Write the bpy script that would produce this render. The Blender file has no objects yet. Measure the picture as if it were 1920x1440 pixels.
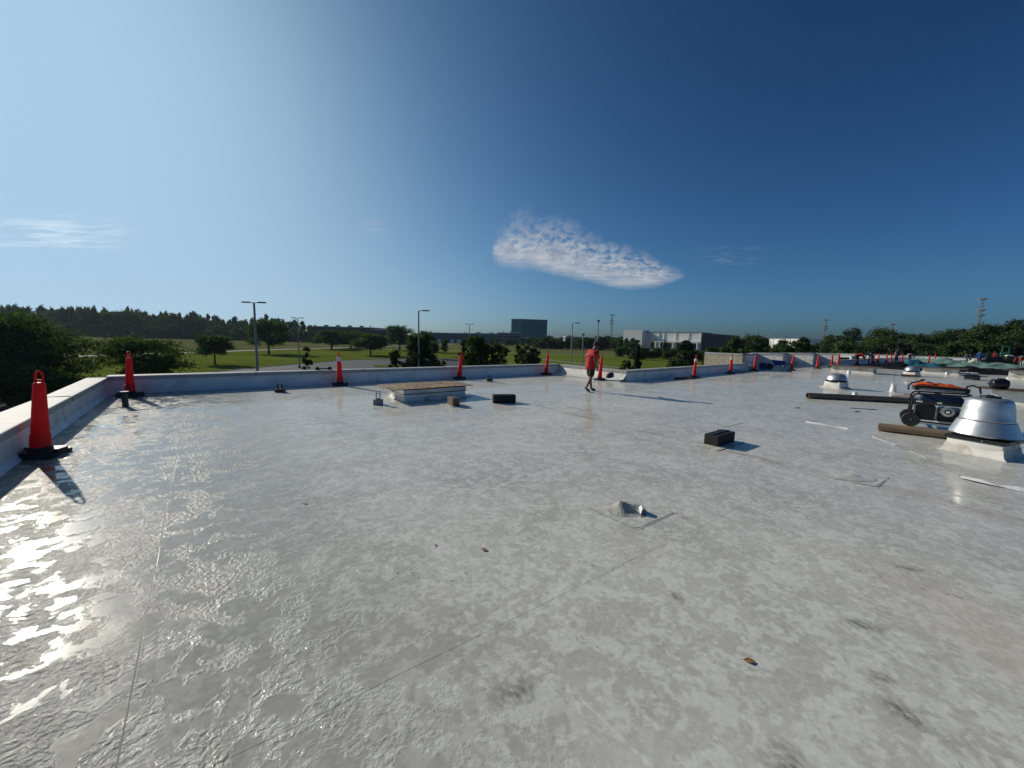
import bpy, bmesh, math, random
import numpy as np
from mathutils import Vector, Matrix, noise as mnoise

R = math.radians
scene = bpy.context.scene
COL = scene.collection

# ------------------------------------------------------------------ camera, sky, sun, exposure
CAM_H = 1.75
cam_d = bpy.data.cameras.new('camera')
cam_d.sensor_width = 36.0
cam_d.lens = 13.52
cam_d.clip_start = 0.05
cam_d.clip_end = 60000
cam = bpy.data.objects.new('camera', cam_d)
COL.objects.link(cam)
_pit, _rol = R(6.76), R(1.46)
_f = Vector((0, math.cos(_pit), -math.sin(_pit)))
_u0 = Vector((0, math.sin(_pit), math.cos(_pit)))
_r0 = Vector((1, 0, 0))
_r = _r0 * math.cos(_rol) + _u0 * math.sin(_rol)
_u = -_r0 * math.sin(_rol) + _u0 * math.cos(_rol)
cam.matrix_world = Matrix(((_r.x, _u.x, -_f.x, 0), (_r.y, _u.y, -_f.y, 0), (_r.z, _u.z, -_f.z, CAM_H), (0, 0, 0, 1)))
scene.camera = cam

SUN_EL, SUN_AZ = 24.5, -55.0            # azimuth measured from +Y, clockwise positive
sun_dir = Vector((math.sin(R(SUN_AZ)) * math.cos(R(SUN_EL)), math.cos(R(SUN_AZ)) * math.cos(R(SUN_EL)), math.sin(R(SUN_EL))))
world = bpy.data.worlds.new('World')
scene.world = world
world.use_nodes = True
wn = world.node_tree
for n_ in list(wn.nodes):
    wn.nodes.remove(n_)
w_out = wn.nodes.new('ShaderNodeOutputWorld')
w_bg = wn.nodes.new('ShaderNodeBackground')
w_sky = wn.nodes.new('ShaderNodeTexSky')
w_sky.sky_type = 'NISHITA'
w_sky.sun_disc = False
w_sky.sun_elevation = R(SUN_EL)
w_sky.sun_rotation = R(SUN_AZ)
w_sky.altitude = 0
w_sky.air_density = 0.6
w_sky.dust_density = 2.0
w_sky.ozone_density = 6.0
# one contrast curve over the whole sky, like the camera's: v = a*c^g / (1 + a*c^g / m), per channel
w_sep = wn.nodes.new('ShaderNodeSeparateColor')
w_com = wn.nodes.new('ShaderNodeCombineColor')
wn.links.new(w_sky.outputs[0], w_sep.inputs[0])
SKY_K = 0.10
for k_, (g_, a_, m_) in enumerate(((1.72, 0.052, 0.42), (1.74, 0.066, 0.62), (1.80, 0.048, 0.82))):
    p_ = wn.nodes.new('ShaderNodeMath'); p_.operation = 'POWER'; p_.inputs[1].default_value = g_
    q_ = wn.nodes.new('ShaderNodeMath'); q_.operation = 'MULTIPLY'; q_.inputs[1].default_value = a_
    d_ = wn.nodes.new('ShaderNodeMath'); d_.operation = 'MULTIPLY_ADD'; d_.inputs[1].default_value = 1.0 / m_; d_.inputs[2].default_value = 1.0
    e_ = wn.nodes.new('ShaderNodeMath'); e_.operation = 'DIVIDE'
    f_ = wn.nodes.new('ShaderNodeMath'); f_.operation = 'MULTIPLY'; f_.inputs[1].default_value = 1.0 / SKY_K
    wn.links.new(w_sep.outputs[k_], p_.inputs[0]); wn.links.new(p_.outputs[0], q_.inputs[0]); wn.links.new(q_.outputs[0], d_.inputs[0])
    wn.links.new(q_.outputs[0], e_.inputs[0]); wn.links.new(d_.outputs[0], e_.inputs[1]); wn.links.new(e_.outputs[0], f_.inputs[0]); wn.links.new(f_.outputs[0], w_com.inputs[k_])
wn.links.new(w_com.outputs[0], w_bg.inputs['Color'])
wn.links.new(w_bg.outputs[0], w_out.inputs[0])
w_bg.inputs['Strength'].default_value = SKY_K

sun_l = bpy.data.lights.new('sun', 'SUN')
sun_l.energy = 3.8
sun_l.angle = R(0.5)
sun_l.color = (1.0, 0.93, 0.81)
sun_o = bpy.data.objects.new('sun', sun_l)
sun_o.rotation_euler = sun_dir.to_track_quat('Z', 'Y').to_euler()
sun_o.location = (-30, 20, 30)
COL.objects.link(sun_o)

scene.view_settings.view_transform = 'Standard'
scene.view_settings.look = 'None'
scene.view_settings.gamma = 1.0
scene.view_settings.use_curve_mapping = False
scene.view_settings.exposure = 0.0
scene.render.engine = 'CYCLES'
scene.cycles.max_bounces = 6
scene.cycles.transparent_max_bounces = 12
scene.cycles.sample_clamp_indirect = 8
scene.cycles.caustics_reflective = False
scene.cycles.caustics_refractive = False

# ------------------------------------------------------------------ helpers
def fix(o, label=None, cat=None, group=None, kind=None):
    if label: o['label'] = label
    if cat: o['category'] = cat
    if group: o['group'] = group
    if kind: o['kind'] = kind
    return o

def thing(name, label, cat, loc=(0, 0, 0), rz=0.0, group=None):
    o = bpy.data.objects.new(name, None)
    o.empty_display_size = 0.2
    COL.objects.link(o)
    o.location = loc
    o.rotation_euler = (0, 0, rz)
    return fix(o, label, cat, group)

def copy_tree(o, parent=None):
    c = o.copy()
    COL.objects.link(c)
    c.parent = parent
    for ch in list(o.children):
        copy_tree(ch, c)
    return c

def children_map():
    return None

class G:
    """accumulates vertices and faces, then links them as one mesh object"""
    def __init__(s):
        s.v, s.f = [], []
    def add(s, vs, fs, M=None):
        b = len(s.v)
        for p in vs:
            p = Vector(p)
            if M is not None:
                p = M @ p
            s.v.append(tuple(p))
        s.f += [tuple(i + b for i in f) for f in fs]
        return s
    def box(s, c, d, rz=0.0, M=None, taper=1.0):
        x, y, z = d[0] / 2, d[1] / 2, d[2] / 2
        vs = [(-x, -y, -z), (x, -y, -z), (x, y, -z), (-x, y, -z), (-x * taper, -y * taper, z), (x * taper, -y * taper, z), (x * taper, y * taper, z), (-x * taper, y * taper, z)]
        fs = [(0, 3, 2, 1), (4, 5, 6, 7), (0, 1, 5, 4), (1, 2, 6, 5), (2, 3, 7, 6), (3, 0, 4, 7)]
        T = Matrix.Translation(Vector(c)) @ Matrix.Rotation(rz, 4, 'Z')
        if M is not None:
            T = M @ T
        return s.add(vs, fs, T)
    def prism(s, outline, z0, z1, M=None):
        n = len(outline)
        vs = [(p[0], p[1], z0) for p in outline] + [(p[0], p[1], z1) for p in outline]
        fs = [tuple(range(n - 1, -1, -1)), tuple(range(n, 2 * n))]
        fs += [(i, (i + 1) % n, n + (i + 1) % n, n + i) for i in range(n)]
        return s.add(vs, fs, M)
    def cyl(s, p0, p1, r0, r1=None, n=12, caps=True):
        r1 = r0 if r1 is None else r1
        p0, p1 = Vector(p0), Vector(p1)
        q = (p1 - p0).to_track_quat('Z', 'Y')
        vs = []
        for p, r in ((p0, r0), (p1, r1)):
            for i in range(n):
                a = 2 * math.pi * i / n
                vs.append(p + q @ Vector((math.cos(a) * r, math.sin(a) * r, 0)))
        fs = [(i, (i + 1) % n, n + (i + 1) % n, n + i) for i in range(n)]
        if caps:
            fs += [tuple(range(n - 1, -1, -1)), tuple(range(n, 2 * n))]
        return s.add(vs, fs)
    def tube(s, path, r, n=8, closed=False):
        path = [Vector(p) for p in path]
        m = len(path)
        rr = r if isinstance(r, (list, tuple)) else [r] * m
        vs, up = [], Vector((0, 0, 1))
        prev = None
        for i, p in enumerate(path):
            if closed:
                t = path[(i + 1) % m] - path[i - 1]
            else:
                t = path[min(i + 1, m - 1)] - path[max(i - 1, 0)]
            t.normalize()
            if prev is None:
                a = up if abs(t.z) < 0.9 else Vector((1, 0, 0))
                x = t.cross(a).normalized()
            else:
                x = (prev - t * prev.dot(t)).normalized()
            prev = x
            y = t.cross(x)
            for k in range(n):
                a = 2 * math.pi * k / n
                vs.append(p + (x * math.cos(a) + y * math.sin(a)) * rr[i])
        fs = []
        for i in range(m if closed else m - 1):
            j = (i + 1) % m
            for k in range(n):
                fs.append((i * n + k, i * n + (k + 1) % n, j * n + (k + 1) % n, j * n + k))
        if not closed:
            fs += [tuple(range(n - 1, -1, -1)), tuple(range((m - 1) * n, m * n))]
        return s.add(vs, fs)
    def lathe(s, prof, n=24, c=(0, 0, 0), M=None):
        vs, fs = [], []
        for r, z in prof:
            for i in range(n):
                a = 2 * math.pi * i / n
                vs.append((c[0] + r * math.cos(a), c[1] + r * math.sin(a), c[2] + z))
        for j in range(len(prof) - 1):
            for i in range(n):
                fs.append((j * n + i, j * n + (i + 1) % n, (j + 1) * n + (i + 1) % n, (j + 1) * n + i))
        if prof[0][0] > 1e-4: fs.append(tuple(range(n - 1, -1, -1)))
        if prof[-1][0] > 1e-4: fs.append(tuple(range((len(prof) - 1) * n, len(prof) * n)))
        return s.add(vs, fs, M)
    def build(s, name, mat, parent=None, smooth=False, bevel=0.0, loc=None):
        me = bpy.data.meshes.new(name)
        me.from_pydata(s.v, [], s.f)
        if bevel or smooth:
            bm = bmesh.new()
            bm.from_mesh(me)
            bmesh.ops.recalc_face_normals(bm, faces=bm.faces)
            if bevel:
                es = [e for e in bm.edges if len(e.link_faces) == 2 and e.calc_face_angle(0) > 0.6]
                bmesh.ops.bevel(bm, geom=es, offset=bevel, segments=2, profile=0.5, affect='EDGES', clamp_overlap=True)
            if smooth:
                for f in bm.faces: f.smooth = True
                for e in bm.edges:
                    if len(e.link_faces) == 2 and e.calc_face_angle(0) > R(smooth if smooth is not True else 40):
                        e.smooth = False
            bm.to_mesh(me)
            bm.free()
        me.materials.append(mat)
        me.update()
        o = bpy.data.objects.new(name, me)
        COL.objects.link(o)
        if parent is not None:
            o.parent = parent
        if loc is not None:
            o.location = loc
        return o

def arc(c, r, a0, a1, n, plane='xz'):
    out = []
    for i in range(n + 1):
        a = R(a0 + (a1 - a0) * i / n)
        u, v = r * math.cos(a), r * math.sin(a)
        out.append((c[0] + u, c[1], c[2] + v) if plane == 'xz' else (c[0] + u, c[1] + v, c[2]))
    return out

# ------------------------------------------------------------------ materials
MATS = {}
def mat_nodes(name):
    m = bpy.data.materials.new(name)
    m.use_nodes = True
    nt = m.node_tree
    b = nt.nodes['Principled BSDF']
    return m, nt, b

def N(nt, t, **kw):
    n = nt.nodes.new(t)
    for k, v in kw.items():
        setattr(n, k, v)
    return n

def noise(nt, scale, detail=4, rough=0.5, dist=0.0, vec=None):
    n = N(nt, 'ShaderNodeTexNoise')
    n.inputs['Scale'].default_value = scale
    n.inputs['Detail'].default_value = detail
    n.inputs['Roughness'].default_value = rough
    n.inputs['Distortion'].default_value = dist
    if vec is not None:
        nt.links.new(vec, n.inputs['Vector'])
    return n.outputs['Fac']

def ramp(nt, fac, stops, interp='LINEAR'):
    n = N(nt, 'ShaderNodeValToRGB')
    n.color_ramp.interpolation = interp
    el = n.color_ramp.elements
    while len(el) < len(stops):
        el.new(0.5)
    for e, (p, c) in zip(el, stops):
        e.position = p
        e.color = (c, c, c, 1) if isinstance(c, (int, float)) else (c[0], c[1], c[2], 1)
    nt.links.new(fac, n.inputs[0])
    return n.outputs[0]

def math_n(nt, op, a, b=None, c=None, clamp=False):
    n = N(nt, 'ShaderNodeMath', operation=op)
    n.use_clamp = clamp
    for i, x in enumerate((a, b, c)):
        if x is None: continue
        if isinstance(x, (int, float)): n.inputs[i].default_value = x
        else: nt.links.new(x, n.inputs[i])
    return n.outputs[0]

def mix(nt, fac, a, b, mode='MIX'):
    n = N(nt, 'ShaderNodeMix', data_type='RGBA', blend_type=mode)
    for idx, x in ((0, fac), (6, a), (7, b)):
        if isinstance(x, (int, float)): n.inputs[idx].default_value = x
        elif isinstance(x, (tuple, list)): n.inputs[idx].default_value = (x[0], x[1], x[2], 1)
        else: nt.links.new(x, n.inputs[idx])
    return n.outputs[2]

def mixf(nt, fac, a, b):
    n = N(nt, 'ShaderNodeMix', data_type='FLOAT')
    for idx, x in ((0, fac), (2, a), (3, b)):
        if isinstance(x, (int, float)): n.inputs[idx].default_value = x
        else: nt.links.new(x, n.inputs[idx])
    return n.outputs[0]

def bump(nt, height, strength, dist, normal=None):
    n = N(nt, 'ShaderNodeBump')
    n.inputs['Strength'].default_value = strength
    n.inputs['Distance'].default_value = dist
    nt.links.new(height, n.inputs['Height'])
    if normal is not None:
        nt.links.new(normal, n.inputs['Normal'])
    return n.outputs[0]

def simple(name, col, rough=0.6, metal=0.0, var=0.12, scale=6.0, bmp=0.0, bscale=30.0, spec=0.5, dirt=None):
    """a plain surface with some mottling, optional grain and dirt blotches"""
    if name in MATS: return MATS[name]
    m, nt, b = mat_nodes(name)
    tc = N(nt, 'ShaderNodeTexCoord')
    f = noise(nt, scale, 5, 0.6, 0.2, tc.outputs['Object'])
    dark = tuple(c * (1 - var) for c in col)
    lite = tuple(min(1, c * (1 + var)) for c in col)
    c = ramp(nt, f, [(0.3, dark), (0.7, lite)])
    if dirt:
        g = ramp(nt, noise(nt, dirt[1], 6, 0.65, 0.5, tc.outputs['Object']), [(0.5, 0.0), (0.68, 1.0)])
        c = mix(nt, g, c, dirt[0])
    nt.links.new(c, b.inputs['Base Color'])
    b.inputs['Roughness'].default_value = rough
    b.inputs['Metallic'].default_value = metal
    b.inputs['Specular IOR Level'].default_value = spec
    if bmp:
        nt.links.new(bump(nt, noise(nt, bscale, 4, 0.6, 0, tc.outputs['Object']), bmp, 0.01), b.inputs['Normal'])
    MATS[name] = m
    return m

TH = R(37.4)                              # direction of the roof's long walls
E1 = Vector((math.cos(TH), math.sin(TH), 0))
E2 = Vector((-math.sin(TH), math.cos(TH), 0))

def make_roof_mat():
    m, nt, b = mat_nodes('wet_white_membrane')
    tc = N(nt, 'ShaderNodeTexCoord')
    mp = N(nt, 'ShaderNodeMapping', vector_type='POINT')
    mp.inputs['Rotation'].default_value = (0, 0, -TH)
    nt.links.new(tc.outputs['Object'], mp.inputs['Vector'])
    P = mp.outputs[0]                      # x along the long walls, y across
    sep = N(nt, 'ShaderNodeSeparateXYZ')
    nt.links.new(P, sep.inputs[0])
    X, Y = sep.outputs[0], sep.outputs[1]
    big = noise(nt, 0.28, 3, 0.5, 0.3, P)
    mid = noise(nt, 1.7, 5, 0.55, 0.5, P)
    sml = noise(nt, 6.0, 6, 0.6, 0.45, P)
    fin = noise(nt, 26, 4, 0.6, 0.3, P)
    # how much water lies: more to the left of the picture
    lx = N(nt, 'ShaderNodeMapRange'); lx.inputs[1].default_value = -1.8; lx.inputs[2].default_value = 1.3
    lx.inputs[3].default_value = 1.0; lx.inputs[4].default_value = 0.0
    nt.links.new(X, lx.inputs[0])
    wetl = math_n(nt, 'SMOOTH_MIN', lx.outputs[0], 1.0, 0.2)
    # film of standing water: level sets of noise
    lvl = math_n(nt, 'ADD', math_n(nt, 'MULTIPLY', sml, 0.62), math_n(nt, 'MULTIPLY', mid, 0.38))
    lvl = math_n(nt, 'ADD', lvl, math_n(nt, 'MULTIPLY', math_n(nt, 'SUBTRACT', big, 0.5), 0.35))
    film = ramp(nt, lvl, [(0.470, 0.0), (0.520, 1.0)])
    rim = ramp(nt, lvl, [(0.455, 0.0), (0.478, 1.0), (0.484, 1.0), (0.505, 0.0)])
    # colour
    dirtyn = noise(nt, 0.9, 6, 0.62, 0.4, P)
    base = ramp(nt, dirtyn, [(0.32, (0.48, 0.466, 0.405)), (0.50, (0.57, 0.556, 0.492)), (0.70, (0.66, 0.648, 0.578))])
    patch = ramp(nt, math_n(nt, 'ADD', math_n(nt, 'MULTIPLY', noise(nt, 4.6, 7, 0.68, 0.5, P), 0.6), math_n(nt, 'MULTIPLY', noise(nt, 13, 5, 0.6, 0.3, P), 0.4)), [(0.485, 0.0), (0.535, 1.0)])
    base = mix(nt, math_n(nt, 'MULTIPLY', patch, 0.50), base, (0.82, 0.81, 0.735))
    base = mix(nt, math_n(nt, 'MULTIPLY', film, mixf(nt, wetl, 0.16, 0.75)), base, (0.40, 0.38, 0.32))
    base = mix(nt, math_n(nt, 'MULTIPLY', rim, mixf(nt, wetl, 0.25, 0.6)), base, (0.80, 0.79, 0.70))
    # tan silt where water has stood
    silt = ramp(nt, noise(nt, 0.42, 5, 0.6, 0.6, P), [(0.54, 0.0), (0.68, 1.0)])
    base = mix(nt, math_n(nt, 'MULTIPLY', silt, 0.35), base, (0.58, 0.49, 0.37))
    # dark scuffs from boots and gear, in clusters
    cl = ramp(nt, noise(nt, 1.3, 4, 0.6, 0.5, P), [(0.56, 0.0), (0.66, 1.0)])
    sc = ramp(nt, noise(nt, 22, 5, 0.7, 0.8, P), [(0.57, 0.0), (0.68, 1.0)])
    base = mix(nt, math_n(nt, 'MULTIPLY', math_n(nt, 'MULTIPLY', cl, sc), 0.75), base, (0.07, 0.06, 0.052))
    grain = ramp(nt, fin, [(0.3, 0.90), (0.7, 1.08)])
    base = mix(nt, 1.0, base, grain, 'MULTIPLY')
    # rusty run of dirty water that crosses the roof parallel to the short walls
    run = math_n(nt, 'ABSOLUTE', math_n(nt, 'ADD', math_n(nt, 'SUBTRACT', X, 6.62), math_n(nt, 'MULTIPLY', math_n(nt, 'SUBTRACT', mid, 0.5), 0.5)))
    rn = ramp(nt, run, [(0.0, 1.0), (0.16, 0.0)])
    brk = ramp(nt, noise(nt, 1.1, 4, 0.6, 0.3, P), [(0.42, 0.1), (0.62, 1.0)])
    base = mix(nt, math_n(nt, 'MULTIPLY', math_n(nt, 'MULTIPLY', rn, brk), 0.55), base, (0.30, 0.19, 0.10))
    base = mix(nt, math_n(nt, 'MULTIPLY', wetl, 0.85), base, mix(nt, 1.0, base, (0.40, 0.39, 0.36), 'MULTIPLY'))
    nt.links.new(base, b.inputs['Base Color'])
    # gloss
    dry_r = ramp(nt, fin, [(0.3, 0.34), (0.7, 0.52)])
    rough = mixf(nt, math_n(nt, 'MULTIPLY', film, wetl), dry_r, 0.20)
    nt.links.new(rough, b.inputs['Roughness'])
    b.inputs['Specular IOR Level'].default_value = 0.06
    wet = math_n(nt, 'ADD', math_n(nt, 'MULTIPLY', film, 0.45), math_n(nt, 'MULTIPLY', wetl, 0.55), clamp=True)
    wet = math_n(nt, 'MAXIMUM', wet, 0.38)
    nt.links.new(wet, b.inputs['Coat Weight'])
    b.inputs['Coat IOR'].default_value = 1.33
    nt.links.new(mixf(nt, film, 0.07, 0.025), b.inputs['Coat Roughness'])
    # relief: beads of water and the weave between the films, smooth inside them
    dry = math_n(nt, 'SUBTRACT', 1.0, film)
    beads = noise(nt, 36, 3, 0.55, 0.2, P)
    wrink = noise(nt, 15, 5, 0.62, 0.5, P)
    h = math_n(nt, 'MULTIPLY', math_n(nt, 'ADD', math_n(nt, 'MULTIPLY', math_n(nt, 'SUBTRACT', beads, 0.5), 1.0), math_n(nt, 'MULTIPLY', math_n(nt, 'SUBTRACT', wrink, 0.5), 0.8)), dry)
    h = math_n(nt, 'ADD', h, math_n(nt, 'MULTIPLY', rim, 0.10))
    big_w = noise(nt, 1.1, 2, 0.5, 0.2, P)
    h = math_n(nt, 'MULTIPLY', h, mixf(nt, wetl, mixf(nt, cl, 0.05, 0.20), 3.4))
    h2 = math_n(nt, 'ADD', math_n(nt, 'MULTIPLY', h, 0.0085), math_n(nt, 'MULTIPLY', big_w, 0.006))
    bn = bump(nt, h2, 0.85, 1.0)
    nt.links.new(bn, b.inputs['Normal'])
    ch = math_n(nt, 'ADD', math_n(nt, 'MULTIPLY', h, 0.0095), math_n(nt, 'MULTIPLY', big_w, mixf(nt, wetl, 0.0025, 0.0045)))
    ch = math_n(nt, 'ADD', ch, math_n(nt, 'MULTIPLY', noise(nt, 9, 3, 0.5, 0.4, P), mixf(nt, wetl, 0.0, 0.0022)))
    nt.links.new(bump(nt, ch, 0.8, 1.0), b.inputs['Coat Normal'])
    return m

M_ROOF = make_roof_mat()
M_MEMB = simple('white_membrane_upstand', (0.76, 0.77, 0.76), 0.45, var=0.08, scale=2.5, bmp=0.25, bscale=5, dirt=((0.60, 0.58, 0.53), 2.2))
M_COPE = simple('painted_white_coping', (0.42, 0.43, 0.415), 0.65, var=0.10, scale=1.5, spec=0.2, dirt=((0.34, 0.33, 0.29), 3.0))
M_DRYMEMB = simple('dusty_white_membrane', (0.72, 0.70, 0.63), 0.6, var=0.12, scale=3, bmp=0.3, bscale=8, dirt=((0.42, 0.36, 0.28), 2.5))
M_CRACK = simple('dirty_seam_line', (0.05, 0.045, 0.04), 0.6)
M_PLY = simple('bare_tan_sheathing', (0.46, 0.40, 0.30), 0.8, var=0.22, scale=9, bmp=0.3, bscale=40, dirt=((0.25, 0.20, 0.14), 7))
M_ORANGE = simple('orange_red_plastic', (0.80, 0.030, 0.016), 0.5, var=0.12, scale=5, dirt=((0.42, 0.05, 0.03), 9))
def thin_plastic(name, col, tcol, k=0.4):
    m, nt, b = mat_nodes(name)
    tc = N(nt, 'ShaderNodeTexCoord')
    f = noise(nt, 7, 5, 0.6, 0.3, tc.outputs['Object'])
    c = ramp(nt, f, [(0.3, tuple(x * 0.82 for x in col)), (0.6, col)])
    g_ = ramp(nt, noise(nt, 22, 5, 0.7, 0.3, tc.outputs['Object']), [(0.60, 0.0), (0.75, 0.6)])
    c = mix(nt, g_, c, (0.20, 0.05, 0.04))
    nt.links.new(c, b.inputs['Base Color']); b.inputs['Roughness'].default_value = 0.45; b.inputs['Specular IOR Level'].default_value = 0.35
    t = N(nt, 'ShaderNodeBsdfTranslucent'); t.inputs[0].default_value = (*tcol, 1)
    ms = N(nt, 'ShaderNodeMixShader'); ms.inputs[0].default_value = k
    nt.links.new(b.outputs[0], ms.inputs[1]); nt.links.new(t.outputs[0], ms.inputs[2]); nt.links.new(ms.outputs[0], nt.nodes['Material Output'].inputs[0])
    return m
M_ORANGE = thin_plastic('orange_red_cone_plastic', (0.72, 0.025, 0.018), (0.85, 0.045, 0.03), 0.32)
M_REFL = simple('white_reflective_sheeting', (0.72, 0.70, 0.68), 0.35, var=0.08, scale=20)
M_RUBBER = simple('black_recycled_rubber', (0.022, 0.021, 0.02), 0.55, var=0.3, scale=14, bmp=0.4, bscale=50)
M_BLACK = simple('black_painted_metal', (0.012, 0.012, 0.013), 0.35, var=0.3, scale=12)
M_DARKBOX = simple('black_foam_block', (0.010, 0.010, 0.010), 0.75, var=0.3, scale=20, bmp=0.4, bscale=60)
M_GALV = simple('galvanised_steel', (0.42, 0.43, 0.44), 0.38, metal=0.9, var=0.16, scale=10)
M_ALU = simple('spun_aluminium', (0.66, 0.66, 0.64), 0.42, metal=0.85, var=0.10, scale=14, bmp=0.10, bscale=25)
M_CARD = simple('wet_brown_cardboard', (0.235, 0.165, 0.105), 0.75, var=0.15, scale=4, bmp=0.15, bscale=30)
M_CARDWET = simple('soaked_dark_cardboard', (0.075, 0.05, 0.034), 0.5, var=0.2, scale=8)
M_PIPE = simple('dark_brown_core_tube', (0.135, 0.105, 0.080), 0.6, var=0.25, scale=6)
M_WOOD = simple('weathered_wood', (0.13, 0.095, 0.062), 0.8, var=0.3, scale=8, bmp=0.4, bscale=30)
M_BLUE = simple('blue_plastic', (0.018, 0.055, 0.24), 0.4, var=0.15, scale=6)
M_NAVY = simple('navy_tank_paint', (0.008, 0.016, 0.040), 0.35, var=0.2, scale=6)
M_ORG2 = simple('orange_moulded_lid', (0.62, 0.10, 0.02), 0.4, var=0.15, scale=10)
M_WHITE = simple('white_plastic', (0.74, 0.74, 0.72), 0.4, var=0.06, scale=10)
M_TYRE = simple('tyre_rubber', (0.02, 0.02, 0.02), 0.7, var=0.3, scale=30)
M_FIELD_W = simple('worn_white_print', (0.75, 0.75, 0.73), 0.6, var=0.1, scale=30)
M_SKIN = simple('brown_skin', (0.16, 0.075, 0.045), 0.5, var=0.1, scale=12)
M_SHIRT = simple('red_cotton', (0.46, 0.016, 0.024), 0.85, var=0.18, scale=7, bmp=0.5, bscale=10)
M_SHORTS = simple('black_cotton', (0.014, 0.014, 0.017), 0.85, var=0.25, scale=8, bmp=0.5, bscale=12)
M_HAIR = simple('short_dark_hair', (0.012, 0.009, 0.008), 0.8, var=0.3, scale=60)
M_SHOE = simple('black_shoe', (0.012, 0.012, 0.012), 0.5, var=0.2, scale=20)
M_UNDER = simple('black_underlay', (0.010, 0.010, 0.012), 0.9, var=0.5, scale=0.8, bmp=0.5, bscale=3, spec=0.1)
M_TARP = simple('sea_green_plastic_sheet', (0.17, 0.27, 0.22), 0.5, var=0.6, scale=1.6, bmp=0.5, bscale=6)
M_TEALTARP = simple('teal_blue_sheet', (0.02, 0.12, 0.17), 0.5, var=0.3, scale=2, bmp=0.4, bscale=6)
M_CREAM = simple('cream_wrapping', (0.62, 0.60, 0.44), 0.6, var=0.2, scale=4)
M_BARK = simple('tree_bark', (0.055, 0.042, 0.032), 0.9, var=0.3, scale=3)
M_CONC = simple('pale_concrete_pole', (0.34, 0.34, 0.33), 0.8, var=0.12, scale=1.5)
M_LAMPG = simple('grey_lamp_housing', (0.16, 0.17, 0.17), 0.5, var=0.1, scale=3)
M_ASPH = simple('parking_asphalt', (0.030, 0.031, 0.033), 0.85, var=0.35, scale=0.15, bmp=0.2, bscale=4)
M_ROAD = simple('pale_road_concrete', (0.20, 0.195, 0.175), 0.85, var=0.12, scale=0.2)
M_LINE = simple('faded_line_paint', (0.30, 0.30, 0.27), 0.8, var=0.2, scale=2)

def osb_mat():
    m, nt, b = mat_nodes('oriented_strand_board')
    tc = N(nt, 'ShaderNodeTexCoord')
    v = N(nt, 'ShaderNodeTexVoronoi'); v.inputs['Scale'].default_value = 13
    mp = N(nt, 'ShaderNodeMapping'); mp.inputs['Scale'].default_value = (1, 2.2, 1)
    nt.links.new(tc.outputs['Object'], mp.inputs[0]); nt.links.new(mp.outputs[0], v.inputs['Vector'])
    hsv = N(nt, 'ShaderNodeSeparateColor'); nt.links.new(v.outputs['Color'], hsv.inputs[0])
    c = ramp(nt, hsv.outputs[0], [(0.0, (0.13, 0.080, 0.040)), (0.5, (0.29, 0.175, 0.078)), (0.88, (0.40, 0.26, 0.125)), (0.97, (0.62, 0.55, 0.42))])
    d = ramp(nt, noise(nt, 2.0, 4, 0.6, 0.3, tc.outputs['Object']), [(0.35, 0.65), (0.65, 1.1)])
    nt.links.new(mix(nt, 1.0, c, d, 'MULTIPLY'), b.inputs['Base Color'])
    b.inputs['Roughness'].default_value = 0.8
    nt.links.new(bump(nt, hsv.outputs[1], 0.4, 0.004), b.inputs['Normal'])
    return m
M_OSB = osb_mat()

def leaf_mat(name, c0, c1, c2, trans=0.35):
    m = bpy.data.materials.new(name)
    m.use_nodes = True
    nt = m.node_tree
    for n_ in list(nt.nodes): nt.nodes.remove(n_)
    out = N(nt, 'ShaderNodeOutputMaterial')
    geo = N(nt, 'ShaderNodeNewGeometry')
    tc = N(nt, 'ShaderNodeTexCoord')
    f = math_n(nt, 'ADD', math_n(nt, 'MULTIPLY', geo.outputs['Random Per Island'], 0.6), math_n(nt, 'MULTIPLY', noise(nt, 0.35, 3, 0.6, 0, tc.outputs['Object']), 0.4))
    c = ramp(nt, f, [(0.2, c0), (0.5, c1), (0.85, c2)])
    d = N(nt, 'ShaderNodeBsdfDiffuse'); t = N(nt, 'ShaderNodeBsdfTranslucent')
    g = N(nt, 'ShaderNodeBsdfGlossy'); g.inputs['Roughness'].default_value = 0.5
    g.inputs['Color'].default_value = (0.5, 0.5, 0.5, 1)
    nt.links.new(c, d.inputs[0])
    nt.links.new(mix(nt, 1.0, c, (1.3, 1.5, 0.5), 'MULTIPLY'), t.inputs[0])
    ms = N(nt, 'ShaderNodeMixShader'); ms.inputs[0].default_value = trans
    nt.links.new(d.outputs[0], ms.inputs[1]); nt.links.new(t.outputs[0], ms.inputs[2])
    m2 = N(nt, 'ShaderNodeMixShader'); m2.inputs[0].default_value = 0.03
    nt.links.new(ms.outputs[0], m2.inputs[1]); nt.links.new(g.outputs[0], m2.inputs[2])
    nt.links.new(m2.outputs[0], out.inputs[0])
    return m
M_LEAF_D = leaf_mat('dark_green_leaves', (0.024, 0.046, 0.022), (0.044, 0.078, 0.030), (0.095, 0.135, 0.045))
M_LEAF_M = leaf_mat('mid_green_leaves', (0.028, 0.052, 0.018), (0.052, 0.088, 0.026), (0.105, 0.140, 0.042))
M_LEAF_Y = leaf_mat('yellow_green_leaves', (0.040, 0.058, 0.018), (0.070, 0.092, 0.026), (0.12, 0.14, 0.045))
M_LEAF_P = leaf_mat('pine_needles', (0.014, 0.026, 0.015), (0.024, 0.040, 0.022), (0.042, 0.062, 0.032), 0.2)

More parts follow.
